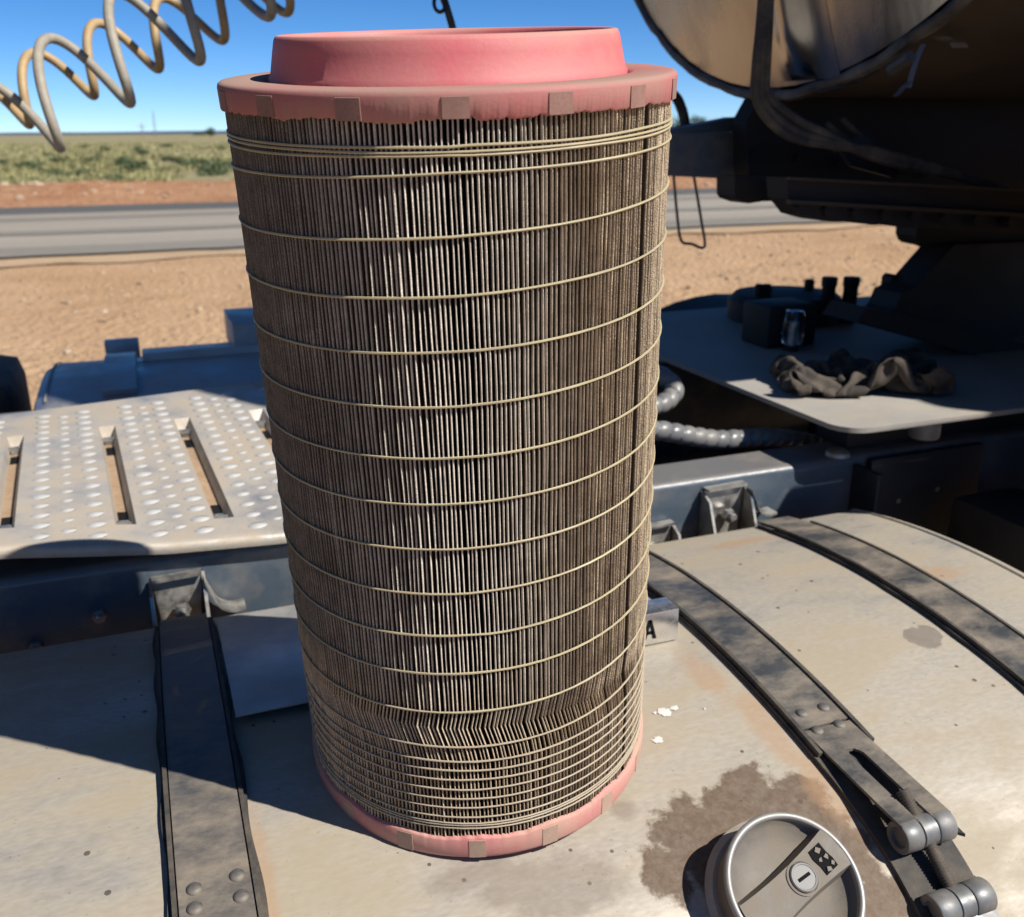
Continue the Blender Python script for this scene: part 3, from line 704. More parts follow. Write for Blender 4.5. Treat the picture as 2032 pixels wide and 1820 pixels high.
def skew_strip(b, x0f, x1f, i0, i1, o0, o1, step=2):
    """closed band lying on the tank between profile indices, lifted o0..o1 along the normal; x0f/x1f give its edges"""
    ids = list(range(i0, i1+1, step)); base = len(b.v)
    for i in ids:
        n_ = tnorm(i); y, z = TP[i]
        for (x, o) in ((x0f(y), o0), (x1f(y), o0), (x1f(y), o1), (x0f(y), o1)):
            b.v.append((x, y+n_.y*o, z+n_.z*o))
    for k in range(len(ids)-1):
        for j in range(4): a = base+k*4+j; c = base+k*4+(j+1) % 4; b.f.append((a, c, c+4, a+4))
    b.f.append((base, base+1, base+2, base+3)); e = base+(len(ids)-1)*4; b.f.append((e+3, e+2, e+1, e))
    return b
IB = idx_at(.352)
rivet_me = MB().lathe([(.0001,.0030),(.0030,.0028),(.0050,.0020),(.0058,.0008),(.0060,-.0005)], 20, caps=False).mesh('rivet', MT['strap'], angle=60)
def rivet(parent, x, y, lift, s=1.0):
    n_ = tn(y); q = Vector((0,0,1)).rotation_difference(n_)
    piece('rivet', rivet_me, parent, Matrix.Translation(Vector((x, y, tz(y)))+n_*lift) @ q.to_matrix().to_4x4() @ Matrix.Scale(s, 4))

def strap(xc_f, w, label, i_end, rub=.0075):
    s_ = skew_strip(MB(), lambda y: xc_f(y)-w/2, lambda y: xc_f(y)+w/2, IB-2, i_end, .0052, .0082).build('tank_strap', MT['strap'], truck, angle=40)
    s_['label'] = label
    skew_strip(MB(), lambda y: xc_f(y)-w/2-rub+.0012*math.sin(y*61), lambda y: xc_f(y)+w/2+rub+.0016*math.sin(y*47+1), IB, i_end, .0003, .0050).build('rubber_liner', MT['rubber'], s_)
    for sd in (-1, 1):
        skew_strip(MB(), lambda y: xc_f(y)+sd*(w/2+.0030)-.0018, lambda y: xc_f(y)+sd*(w/2+.0030)+.0018, IB+10, i_end, .0050, .0100).build('liner_lip', MT['rubber'], s_)
    return s_
IEND = len(TP)-60
s1 = strap(lambda y: -.2480, .053, 'wide dusty tank strap left of the filter, half in its shadow', IEND)
for (px, py) in ((385,1762),(470,1735),(386,1800),(478,1776)):
    _p = on_tank(px, py, .008); rivet(s1, _p.x, _p.y, .0080)
s3 = strap(lambda y: (on_tank(1560, 1052).x+on_tank(1925, 1232).x)/2, .054, 'dark dusty tank strap nearest the tank end', IEND)
# middle strap: runs over the top, then straight to a pin with a threaded tensioner
XS, WS = .5*(on_tank(1495, 1317).x+on_tank(1640, 1440).x), .052
yT = -.105; iT = idx_at(yT)
s2 = skew_strip(MB(), lambda y: XS-WS/2, lambda y: XS+WS/2, IB-2, iT, .0052, .0082).build('tank_strap', MT['strap'], truck, angle=40)
s2['label'] = 'dusty tank strap right of the filter with slotted end and threaded tensioner'
skew_strip(MB(), lambda y: XS-WS/2-.008, lambda y: XS+WS/2+.0065, IB, idx_at(-.265), .0003, .0050).build('rubber_liner', MT['rubber'], s2)
for sd in (-1, 1):
    skew_strip(MB(), lambda y: XS+sd*(WS/2+.0035)-.002, lambda y: XS+sd*(WS/2+.0035)+.002, IB+10, idx_at(-.135), .0050, .0105).build('liner_lip', MT['rubber'], s2)
RP = .0136
pinc = at(1830, 1648, X=XS); pinc.x = 0
nT = tnorm(iT); P0 = Vector((0, TP[iT][0], TP[iT][1])) + nT*.0052
_d = pinc + Vector((0, -.25, .97)).normalized()*(RP-.003) - P0; LEN = _d.length; dT = _d.normalized(); nT = Vector((0, -dT.z, dT.y)); nT = nT if nT.z > 0 else -nT

def tp(d, o): return P0 + dT*d + nT*o
def bar(b, x0, x1, d0, d1, o0=.0, o1=.003):
    q = [tp(d0,o0), tp(d1,o0), tp(d1,o1), tp(d0,o1)]
    b.prism([(x0, p.y, p.z) for p in q], (x1-x0, 0, 0)); return b
b = MB(); bar(b, XS-WS/2, XS+WS/2, -.001, .034); bar(b, XS-WS/2, XS-.0075, .034, LEN); bar(b, XS+.0075, XS+WS/2, .034, LEN)
# rounded head of the slot
for sgn in (-1, 1):
    q = [(XS+sgn*.0075, .034), (XS+sgn*.0075, .0425), (XS+sgn*.0055, .0375), (XS+sgn*.003, .035)]
    b.prism([Vector((x, 0, 0))+tp(d, .0001) for (x, d) in q], nT*.0028)
b.build('slotted_end', MT['strap'], s2, angle=30)
for (x, d) in ((XS-.0135, .002), (XS+.0125, .0015), (XS-.0135, -.022), (XS+.0125, -.0225)):
    y = yT - d*dT.y*-1 if False else yT + dT.y*d
    rivet(s2, x, y, .0080)
ax = Vector((1, 0, 0))
def barrel(parent, name, x0, x1, r, c, mt, hole=True):
    L_ = x1-x0
    pr = [(r*.62, .004), (r*.66, .0004), (r*.94, .0), (r, .0010), (r, L_-.0010), (r*.94, L_), (r*.66, L_-.0004), (r*.62, L_-.004)] if hole else [(r*.9,0),(r,.001),(r,L_-.001),(r*.9,L_)]
    MB().lathe(pr, 32, (x0, c.y, c.z), ax).build(name, mt, parent, angle=40)
barrel(s2, 'strap_loop', XS-WS/2, XS-.0085, RP, pinc, MT['steel'])
barrel(s2, 'strap_loop', XS+.0085, XS+WS/2, RP, pinc, MT['steel'])
barrel(s2, 'tension_pin', XS-.0080, XS+.0080, RP*.97, pinc, MT['steel'], False)
cL = at(1902, 1792, X=XS); cL.x = 0; yL = cL.y
rdir = (cL-pinc).normalized()
b = MB(); n = 90; L0 = pinc - rdir*.034; L1 = cL + rdir*.02
pts = [Vector((XS,0,0))+L0+(L1-L0)*k/n for k in range(n+1)]
b.tube(pts, [.0062 if k % 2 else .0051 for k in range(n+1)], 14)
b.build('threaded_rod', MT['rodsteel'], s2, angle=80)
barrel(s2, 'strap_loop', XS-.028, XS-.0085, RP, cL, MT['steel'])
barrel(s2, 'strap_loop', XS+.0085, XS+.028, RP, cL, MT['steel'])
barrel(s2, 'tension_pin', XS-.0080, XS+.0080, RP*.97, cL, MT['steel'], False)
skew_strip(MB(), lambda y: XS-.028, lambda y: XS+.028, idx_at(max(-.33, yL)), IEND, .012, .016).build('lower_strap', MT['steel'], s2, angle=40)
skew_strip(MB(), lambda y: XS-.034, lambda y: XS+.033, idx_at(yL+.02), IEND, .0004, .006).build('rubber_liner', MT['rubber'], s2)
# curled rubber under the pin
b = MB(); p0 = Vector((XS+.028, pinc.y+.002, pinc.z-.008))
b.prism([p0, p0+Vector((.013,-.010,-.002)), p0+Vector((.009,.008,.004)), p0+Vector((-.002,.022,.003))], (0,0,-.003)); b.build('rubber_flap', MT['rubber'], s2)

# ---- filler cap
_c = on_tank(1543, 1782); capb = Vector((_c.x, _c.y, tz(_c.y)))
cn = (tn(_c.y)*1.0 + Vector((-.07, -.17, 0))).normalized()
cu = RT - cn*RT.dot(cn); cu.normalize(); cw = cn.cross(cu)
CM = Matrix((cu, cw, cn)).transposed().to_4x4(); CM.translation = capb
CM = CM @ Matrix.Diagonal((1.05, 1.05, .98, 1))
cap = MB().lathe([(.0500,-.004),(.0500,.030),(.0512,.0345)], 72, caps=False).mesh('filler_cap', MT['capmetal'])
cap = link('filler_cap', cap, truck); cap.matrix_basis = CM
cap['label'] = 'round lockable aluminium fuel cap with a grip bar'
def cp(b, name, mt, **k):
    o = link(name, b.mesh(name, mt, **k), cap, loc=(0,0,0)); return o
cp(MB().lathe([(.0512,.0340),(.0528,.0362),(.0532,.0386),(.0522,.0408),(.0503,.0416),(.0486,.0408),(.0478,.0388),(.0476,.0360)], 96, caps=False), 'rim', MT['rimalu'], angle=80)
cp(MB().lathe([(.0478,.0365),(.0445,.0300),(.030,.0262),(.015,.0255),(.0001,.0255)], 72, caps=False), 'dish', MT['capmetal'], angle=60)
cp(MB().lathe([(.056,-.002),(.058,.004),(.053,.008),(.049,.008)], 64, caps=False), 'filler_neck', MT['tank'])
ga = R(38)                                                # the bar runs from lower left to upper right
gd = (math.cos(ga), math.sin(ga)); gp = (-math.sin(ga), math.cos(ga))
def G2(t, s_): return (gd[0]*t+gp[0]*s_, gd[1]*t+gp[1]*s_)
b = MB(); nu, nv = 29, 13
def grip(u, v):
    t = lerp(-.0482, .0478, u); w = .0155+.0035*(abs(t)/.048)**2
    s_ = lerp(-w, w, v)
    lim = math.sqrt(max(1e-8, .0482**2-s_*s_)); t = max(-lim, min(lim, t))
    e = abs(2*v-1)
    z = .0420-.0008*math.cos(t*40) if e < .82 else lerp(.0417, .0270, (e-.82)/.18)
    x, y = G2(t, s_); return (x, y, z)
b.grid(grip, [i/(nu-1) for i in range(nu)], [0,.02,.05,.09,.2,.35,.5,.65,.8,.91,.95,.98,1])
cp(b, 'grip_bar', MT['capmetal'], angle=35)
lx, ly = G2(.008, .0)
cp(MB().lathe([(.0128,.0405),(.0128,.0422),(.0112,.0424),(.0110,.0414)], 40, (lx,ly,0), caps=False), 'lock_collar', MT['capmetal'])
cp(MB().lathe([(.0106,.0405),(.0106,.0434),(.0098,.0444),(.0088,.0442),(.0085,.0437),(.0001,.0437)], 40, (lx,ly,0), caps=False), 'lock', MT['lockmetal'], angle=30)
ka = R(32); b = MB()
def KQ(t, s_, z): return (lx+math.cos(ka)*t-math.sin(ka)*s_, ly+math.sin(ka)*t+math.cos(ka)*s_, z)
b.prism([KQ(-.0055,-.0012,.0438), KQ(.0055,-.0012,.0438), KQ(.0055,.0012,.0438), KQ(-.0055,.0012,.0438)], (0,0,.0006)); cp(b, 'key_slot', MT['ink'])
# broken square recess beside the lock
hx, hy = .0305, .0
b = MB(); sq = []
for (t, s_) in ((-.0062,-.0098),(.0062,-.0098),(.0070,-.004),(.0060,.002),(.0064,.0098),(-.0055,.0098),(-.0068,.004),(-.0058,-.003)): sq.append((*G2(hx+t, hy+s_), .0421))
b.prism(sq, (0,0,.0003)); cp(b, 'broken_recess', MT['ink'])
b = MB(); r = random.Random(3)
for k in range(5):
    t, s_ = r.uniform(-.005,.005), r.uniform(-.008,.008); x, y = G2(hx+t, hy+s_); a = r.random()*3
    q = [(x+.002*math.cos(a+j*1.57)*r.uniform(.5,1.5), y+.002*math.sin(a+j*1.57)*r.uniform(.5,1.5), .0424) for j in range(4)]
    b.prism(q, (0,0,.0012*r.random()+.0003))
cp(b, 'broken_shards', MT['capmetal'], smooth=False)

# ---- the cab stands to the left, out of shot; its back wall closes off that side
b = MB().bbox((-3.3,-.46,-.30), (-1.42,2.04,2.30), .08); cabo = b.build('cab', MT['cabpaint'], truck, angle=40)
MB().bbox((-1.425,.20,.95), (-1.405,1.38,1.75), .02).build('rear_window', MT['blackplastic'], cabo)
MB().bbox((-1.44,-.40,-.42), (-1.30,1.98,-.30), .02).build('cab_mount', MT['black'], truck)

# ---- thin aluminium sheet lying behind the filter, its right end folded up
b = MB()
_ys = on_tank(535, 1408, .011).y
def sheet(u, v):
    x = lerp(-.212, .252, u); y = lerp(_ys, .352, v); return (x, y, tz(y)+.0015+.010*(1-v)**2)
b.grid(sheet, [i/12 for i in range(13)], [i/8 for i in range(9)])
n0 = len(b.v); b.v += [(x, y, z-.0016) for (x, y, z) in b.v]; b.f += [tuple(i+n0 for i in reversed(f)) for f in b.f]
e = [i*9 for i in range(13)]
for i in range(12): b.f.append((e[i], e[i+1], e[i+1]+n0, e[i]+n0))
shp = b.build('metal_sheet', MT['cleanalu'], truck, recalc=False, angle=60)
pA = on_tank(1342, 1272, .0); zz = tz(pA.y)
x1 = pA.x+.002; yb = pA.y
b = MB().bbox((x1-.20, yb, zz+.001), (x1, yb+.030, zz+.040), .003)
br = b.build('metal_bracket', MT['alu'], truck, angle=40); br['label'] = 'bright folded aluminium bracket printed with a black letter A'
def letterA(x, z, h, y):
    b = MB(); w = h*.75; s_ = h*.2
    for q in ([(0,0),(s_,0),(w/2+s_*.45,h),(w/2-s_*.45,h)], [(w-s_,0),(w,0),(w/2+s_*.5,h),(w/2-s_*.3,h)], [(w*.22,h*.25),(w*.78,h*.25),(w*.72,h*.42),(w*.28,h*.42)]):
        b.prism([(x+u, y, z+v) for (u, v) in q], (0, .0006, 0))
    return b
letterA(x1-.0445, zz+.009, .023, yb-.0005).build('letter', MT['ink'], br, smooth=False)

# ---- chassis rails (C channels)
def rail(y0, y1, name, label):
    zt, zb, t, r_ = .034, -.235, .008, .012
    sec = []
    for k in range(7): a = math.pi - k*math.pi/12; sec.append((y0+r_+r_*math.cos(a), zt-r_+r_*math.sin(a)))
    sec += [(y1, zt), (y1, zt-t), (y0+t+r_*.5, zt-t), (y0+t, zt-t-.006), (y0+t, zb+t), (y1, zb+t), (y1, zb)]
    for k in range(7): a = 1.5*math.pi - k*math.pi/12; sec.append((y0+r_+r_*math.cos(a), zb+r_+r_*math.sin(a)))
    o = MB().prism([(-2.2, y, z) for (y, z) in sec], (6.0, 0, 0)).build(name, MT['rail'], truck, angle=30); o['label'] = label; return o
rl = rail(.440, .520, 'chassis_rail', 'slate painted chassis rail just behind the near fuel tank')
rail(1.222, 1.142, 'chassis_rail', 'far chassis rail across the truck')
dark_bolt_me = MB().lathe([(.0085,-.004),(.0085,.004),(.0078,.005)], 6).mesh('bolt', MT['black'], angle=30)
bolt_me = MB().lathe([(.0085,-.004),(.0085,.004),(.0078,.005)], 6).lathe([(.0045,.004),(.0045,.012),(.0038,.0128)], 12).mesh('bolt', MT['zinc'], angle=30)
def bolt(parent, p, n_, s=1.0, me=None):
    q = Vector((0,0,1)).rotation_difference(Vector(n_)); return piece('bolt', me or bolt_me, parent, Matrix.Translation(p) @ q.to_matrix().to_4x4() @ Matrix.Scale(s, 4))
for (x, z) in ((-.42,-.03),(-.345,.0),(-.60,.01),(.80,-.03),(.88,-.02),(.96,-.01)):
    bolt(rl, (x, .438, z-.03), (0,-1,0), 1.1)
# cross members between the rails
for x in (-.95, .35, 1.25):
    MB().bbox((x, .53, -.19), (x+.09, 1.135, -.01), .006).build('cross_member', MT['darkpaint'], truck)
# dark driveline and air tanks under the deck, seen between the rails
MB().lathe([(.001,0),(.10,.02),(.12,.06),(.12,.70),(.10,.74),(.001,.76)], 32, (.30,.72,-.22), (1,0,0)).build('air_tank', MT['black'], truck)
MB().lathe([(.05,0),(.05,3.4)], 20, (-1.4,.82,-.30), (1,0,0)).build('drive_shaft', MT['black'], truck)

# ---- strap brackets on the rail
def bracket(x0, x1, ztop, ybk, yf, label, flare=True):
    b = MB(); t = .004
    b.bbox((x0, ybk, ztop-.003), (x1, yf+.0, ztop+.001) if yf > ybk else (x1, ybk, ztop), .001) if False else None
    # back plate, folded lip and side cheeks
    b.prism([(x0, ybk-.001, ztop), (x1, ybk-.001, ztop+.002), (x1-.010, ybk-.006, ztop-.095), (x0+.010, ybk-.006, ztop-.095)], (0, t, 0))
    b.prism([(x0, ybk-.012, ztop+.001), (x1, ybk-.012, ztop+.003), (x1, ybk+.004, ztop+.003), (x0, ybk+.004, ztop+.001)], (0, 0, .0035))
    b.prism([(x0, ybk+.003, ztop), (x0, ybk-.022, ztop-.012), (x0, ybk-.050, ztop-.078), (x0, ybk+.003, ztop-.095)], (-t, 0, 0))
    b.prism([(x1, ybk+.003, ztop+.002), (x1, ybk-.022, ztop-.010), (x1, ybk-.050, ztop-.078), (x1, ybk+.003, ztop-.095)], (t, 0, 0))
    o = b.build('strap_bracket', MT['zinc'], truck, angle=30); o['label'] = label
    if flare:                                           # the bent tail curling out to the right
        q = smooth_path([(x1+.002, ybk-.024, ztop-.004), (x1+.008, ybk-.026, ztop-.020), (x1+.016, ybk-.028, ztop-.036), (x1+.030, ybk-.028, ztop-.045), (x1+.048, ybk-.026, ztop-.045)], 6)
        bb = MB(); base = 0
        for p in q:
            for (dy, dz) in ((-.001,-.001),(.026,-.001),(.026,.0025),(-.001,.0025)): bb.v.append((p.x, p.y+dy, p.z+dz))
        for k in range(len(q)-1):
            for j in range(4): a = k*4+j; c = k*4+(j+1) % 4; bb.f.append((a, c, c+4, a+4))
        bb.f += [(0,1,2,3), tuple(len(bb.v)-4+j for j in (3,2,1,0))]
        bb.build('bent_tail', MT['zinc'], o)
    bolt(o, ((x0+x1)/2+.002, ybk-.016, ztop-.040), (-.1,-1,.15), 1.25)
    return o
YR = .434
_a, _b = at(300, 1150, Y=YR), at(400, 1142, Y=YR); bracket(_a.x, _b.x, (_a.z+_b.z)/2, YR, 0, 'strap bracket with bolt on the rail above the left strap')
_a, _b = at(1398, 972, Y=YR), at(1474, 964, Y=YR); bracket(_a.x, _b.x, (_a.z+_b.z)/2, YR, 0, 'strap bracket with bolt on the rail right of the filter')
_a, _b = at(1290, 1046, Y=YR), at(1332, 1040, Y=YR); bracket(_a.x-.02, _b.x, (_a.z+_b.z)/2, YR, 0, 'short strap bracket on the rail beside the filter edge', False)

# ---- catwalk step plate (pressed channels and punched louvers)
zf_pts = [(-40,1097),(0,1093),(179,1090),(327,1086),(557,1066),(700,1050)]
YF, YB = .425, 1.10
fx = [at(px, py-9, Y=YF) for (px, py) in zf_pts]
bx_ = [at(px, py, Y=YB) for (px, py) in ((-60,833),(0,825),(260,790),(520,756),(760,724))]
def zfr(x): return float(np.interp(x, [p.x for p in fx], [p.z for p in fx]))
def zbk(x): return float(np.interp(x, [p.x for p in bx_], [p.z for p in bx_]))
def plate(x, y, dz=0.0):
    t = (y-YF)/(YB-YF); return Vector((x, y, lerp(zfr(x), zbk(x), t)+dz))
def shx(x, y): return x + .065*(.70-y)                   # channels run slightly askew
slots = [(-.580,.025),(-.453,.025),(-.316,.025),(-.197,.025),(-.074,.025)]
SY0, SY1 = .487, .935
xe = sorted([-.80, .06] + [a+s_*w/2 for (a, w) in slots for s_ in (-1, 1)] + [a+s_*(w/2+.006) for (a, w) in slots for s_ in (-1, 1)])
xe2 = []
for a, c in zip(xe, xe[1:]):
    xe2.append(a)
    if c-a > .05: xe2 += [lerp(a, c, .33), lerp(a, c, .67)]
xe2.append(xe[-1])
yv = [YF, YF+.01, .455, SY0-.006, SY0] + [lerp(SY0, SY1, k/8) for k in range(1, 8)] + [SY1, SY1+.006, .98, 1.04, YB]
b = MB()
def inslot(x, y): return any(abs(x-a) < w/2 for (a, w) in slots) and SY0 < y < SY1
nx, ny = len(xe2), len(yv)
for x in xe2:
    for y in yv: b.v.append(tuple(plate(shx(x, y) if SY0-.007 <= y <= SY1+.007 else shx(x, y), y)))
for i in range(nx-1):
    for j in range(ny-1):
        if inslot((xe2[i]+xe2[i+1])/2, (yv[j]+yv[j+1])/2): continue
        q = i*ny+j; b.f.append((q, q+ny, q+ny+1, q+1))
# front lip rolled over and down, back lip down
for (j, seq) in ((0, ((-.003,-.0015),(-.005,-.0045),(-.0055,-.009),(-.004,-.014))), (ny-1, ((.003,-.002),(.004,-.02)))):
    prev = [i*ny+j for i in range(nx)]
    for (dy, dz) in seq:
        cur = []
        for i in range(nx):
            v = b.v[i*ny+j]; cur.append(len(b.v)); b.v.append((v[0], v[1]+dy, v[2]+dz))
        for i in range(nx-1): b.f.append((prev[i], prev[i+1], cur[i+1], cur[i]))
        prev = cur
# sloping channel walls
for (a, w) in slots:
    x0, x1 = a-w/2, a+w/2
    for (xa, xb, ) in ((x0, x0+.004), (x1, x1-.007)):
        ids = []
        for k in range(9):
            y = lerp(SY0, SY1, k/8); yy = min(max(y, SY0+.010), SY1-.010)
            ids.append(len(b.v)); b.v.append(tuple(plate(shx(xa, y), y))); b.v.append(tuple(plate(shx(xb, yy), yy, -.017)))
        for k in range(8): p = ids[k]; b.f.append((p, p+2, p+3, p+1))
    for (ya, yb_) in ((SY0, SY0+.010), (SY1, SY1-.010)):
        p = len(b.v); b.v += [tuple(plate(shx(x0, ya), ya)), tuple(plate(shx(x1, ya), ya)), tuple(plate(shx(x1-.007, yb_), yb_, -.017)), tuple(plate(shx(x0+.004, yb_), yb_, -.017))]
        b.f.append((p, p+1, p+2, p+3))
step = b.build('step_plate', MT['chequer'], truck, recalc=True, angle=30)
step['label'] = 'bright punched aluminium catwalk step with long pressed channels'
for (a, w) in slots:
    MB().grid(lambda u, v: plate(shx(lerp(a-w/2+.002, a+w/2-.005, u), v), v, -.0168), [0, 1], [lerp(SY0+.008, SY1-.008, k/6) for k in range(7)]).build('channel_floor', MT['rustfloor'], step)
    for (y0, y1) in ((SY0+.045, SY0+.085), (SY1-.110, SY1-.070)):
        b = MB(); c = a-.001
        b.prism([plate(shx(c-.006, y0), y0, -.0163), plate(shx(c+.006, y0), y0, -.0163), plate(shx(c+.006, y1), y1, -.0163), plate(shx(c-.006, y1), y1, -.0163)], (0,0,.0005)); b.build('drain_slot', MT['ink'], step)
    for (y0, sg) in ((SY0+.014, 1), (SY1-.055, 1)):
        b = MB(); c = a-.002
        b.bbox((0,0,0), (.001,.001,.001), .0002) if False else None
        for (x0, x1, ya, yb_, h) in ((-.005,.005,0,.026,.006), (-.010,.010,.008,.014,.009), (-.009,.009,.026,.032,.004)):
            b.prism([plate(shx(c+x0, y0+ya), y0+ya, -.0165), plate(shx(c+x1, y0+ya), y0+ya, -.0165), plate(shx(c+x1, y0+yb_), y0+yb_, -.0165), plate(shx(c+x0, y0+yb_), y0+yb_, -.0165)], (0,0,h))
        b.build('clip', MT['zinc'], step, angle=30)
def louver_mesh():
    b = MB(); n = 11; m_ = 6
    for i in range(n):
        u = i/(n-1)*2-1
        for j in range(m_):
            v = j/(m_-1); w = (1-u*u)**.65
            b.v.append((u*.0140, .0015-.0115*(1-v)*w, .0002+.0036*w*math.sin(v*math.pi*.5)))
    for i in range(n-1):
        for j in range(m_-1): p = i*m_+j; b.f.append((p, p+m_, p+m_+1, p+1))
    return b.mesh('louver', MT['brightlip'], angle=60)
def slit_mesh():
    b = MB(); n = 9
    for i in range(n):
        u = i/(n-1)*2-1; w = (1-u*u)**.6; b.v += [(u*.0125, .0017, .0005), (u*.0125+.0010, .0017+.0088*w, .0007)]
    for i in range(n-1): b.f.append((2*i, 2*i+2, 2*i+3, 2*i+1))
    return b.mesh('louver_mouth', MT['mouth'], angle=60)
lm, sm = louver_mesh(), slit_mesh()
for k in range(len(slots)):
    a = slots[k][0]; nxt = slots[k+1][0] if k+1 < len(slots) else a+.125
    for ci, fr in enumerate((.29, .52, .75)):
        x = lerp(a, nxt, fr)
        rows = 17 if ci != 1 else 16
        for r_ in range(rows):
            y = .452+r_*.0370 + (0 if ci != 1 else .018)
            if y > 1.06: continue
            if x < -.66 or x > .02: continue
            xx = shx(x, y); sl = (zbk(xx)-zfr(xx))/(YB-YF)
            M_ = Matrix.Translation(plate(xx, y, .0001)) @ Matrix.Rotation(math.atan(sl), 4, 'X') @ Matrix.Rotation(rng.uniform(-.06,.06), 4, 'Z') @ Matrix.Scale(rng.uniform(.74,.98) if ci != 1 else rng.uniform(.5,.72), 4)
            piece('louver', lm, step, M_); piece('louver_mouth', sm, step, M_)

# ---- deck plate on the right
ZD = .105
dk = [(.700,1.36)] + [(.713, .418)] + [(.760-.047*math.cos(t), .421-.047*math.sin(t)) for t in [R(15*k) for k in range(1, 6)]] + [(.765, .373), (2.4,.366), (2.4,1.36)]
b = MB().prism([(x, y, ZD-.008) for (x, y) in dk], (0,0,.008)); deck = b.build('deck_plate', MT['deck'], truck, angle=30)
deck['label'] = 'flat dusty steel deck plate in the trailer shade with one sunlit strip'
MB().bbox((.80,.47,.036), (2.3,.55,.096), .004).build('deck_rail', MT['darkpaint'], deck)
p = at(1838, 842, Y=.40)
MB().lathe([(.001,0),(.022,.001),(.024,.004),(.024,.030)], 28, (p.x, .402, .066)).build('rubber_mount', MT['conduit'], deck)
p = at(1665, 876, Y=.455)
MB().lathe([(.020,0),(.018,.006),(.010,.011),(.001,.0125)], 24, (p.x, .455, .0345)).build('dome_bolt', MT['zinc'], deck)
# dark mudguard, wheel and brackets at the right end
MB().bbox((.790,.38,-.60), (.800,.440,.022), .002).build('side_plate', MT['darkpaint'], truck)
MB().bbox((.815,.424,-.16), (1.05,.438,.030), .004).build('gusset_plate', MT['darkpaint'], truck)
def wheel(cx_, cy_, r_, w, label):
    c = Vector((cx_, cy_, G+r_))
    pr = [(r_*.58,-w*.46),(r_*.80,-w*.5),(r_*.95,-w*.47),(r_*.995,-w*.38),(r_,-w*.2),(r_*.985,-w*.19),(r_*.985,-w*.15),(r_,-w*.14),(r_,w*.14),(r_*.985,w*.15),(r_*.985,w*.19),(r_,w*.2),(r_*.995,w*.38),(r_*.95,w*.47),(r_*.80,w*.5),(r_*.58,w*.46)]
    ty = MB().lathe(pr, 64, c, (0,1,0), caps=False).build('wheel', MT['rubber'], truck, angle=30); ty['label'] = label
    MB().lathe([(r_*.58,-w*.40),(r_*.55,-w*.36),(r_*.50,-w*.1),(r_*.2,-w*.15),(r_*.18,-w*.3),(.001,-w*.32)], 40, c, (0,1,0), caps=False).build('rim', MT['steel'], ty)
    b = MB()
    for k in range(40):
        a = 2*math.pi*k/40
        for sd in (-1, 1):
            u = Vector((math.cos(a), 0, math.sin(a))); tg = Vector((-math.sin(a), 0, math.cos(a)))
            o = c + u*(r_-.002) + Vector((0, sd*w*.36, 0))
            b.prism([o-tg*.022-Vector((0,w*.1,0)), o+tg*.012-Vector((0,w*.1,0)), o+tg*.022+Vector((0,w*.1,0)), o-tg*.012+Vector((0,w*.1,0))], u*.012)
    b.build('tread', MT['rubber'], ty, smooth=False)
wheel(1.42, .03, .50, .29, 'near drive wheel in deep shade at the right')
wheel(-1.135, 1.70, .50, .29, 'far front wheel at the left edge')
# arched mudguard over the near drive wheel and over the far one
def guard(cx_, y0, y1, r_, a0, a1, name):
    b = MB(); c = (cx_, G+.50)
    def g(u, v): a = lerp(a0, a1, u); return (c[0]+r_*math.cos(a), lerp(y0, y1, v), c[1]+r_*math.sin(a))
    b.grid(g, [i/24 for i in range(25)], [0,.06,.5,.94,1]); n0 = len(b.v)
    b.v += [(x, y, z-.006) for (x, y, z) in b.v]; b.f += [tuple(i+n0 for i in f) for f in b.f]
    b.build(name, MT['black'], truck)
MB().bbox((-1.10,1.56,-.62), (-.548,1.92,.022), .05).build('mudguard', MT['rubber'], truck, angle=60)
guard(1.42, -.16, .34, .60, R(15), R(178), 'mudguard')
guard(1.42, 1.30, 1.85, .60, R(10), R(170), 'mudguard')
wheel(1.42, 1.58, .50, .29, 'far drive wheel behind the deck')
# grimy valve box beside the near rail in the shade
MB().bbox((.92,.17,-.30), (1.06,.36,-.02), .02).build('valve_box', MT['black'], truck)
MB().bbox((.985,.060,-.40), (1.9,.115,.486), .01).build('rail_shade_plate', MT['black'], truck)  # unseen plate, added only to throw shade on the rail's right end

# ---- spiral wrapped hoses between the rails
def spiral(pts, r_, name, label, pitch=.024):
    P = smooth_path(pts, 26); s_ = [0]
    for a, c in zip(P, P[1:]): s_.append(s_[-1]+(c-a).length)
    def rf(i, a):
        ph = (s_[i]/pitch + a/(2*math.pi)) % 1
        return r_*(.84+.18*math.sin(math.pi*min(1, ph*1.06))**.55) if ph < .94 else r_*.80
    o = MB().tube(P, r_, 28, True, rf).build(name, MT['conduit'], truck, angle=50); o['label'] = label
spiral([at(1180,835,Y=.58), at(1250,848,Y=.58), at(1312,855,Y=.58), at(1372,866,Y=.58), at(1430,873,Y=.585), at(1500,869,Y=.59), at(1570,872,Y=.60), at(1660,890,Y=.62)], .0165, 'wrapped_hose', 'grey spiral-wrapped hose running behind the rail')
spiral([at(1240,815,Y=.66), at(1300,806,Y=.66), at(1330,790,Y=.68), at(1338,768,Y=.70), at(1310,745,Y=.74), at(1270,735,Y=.8)], .0165, 'wrapped_hose', 'bent end of a grey spiral-wrapped hose beside the filter')

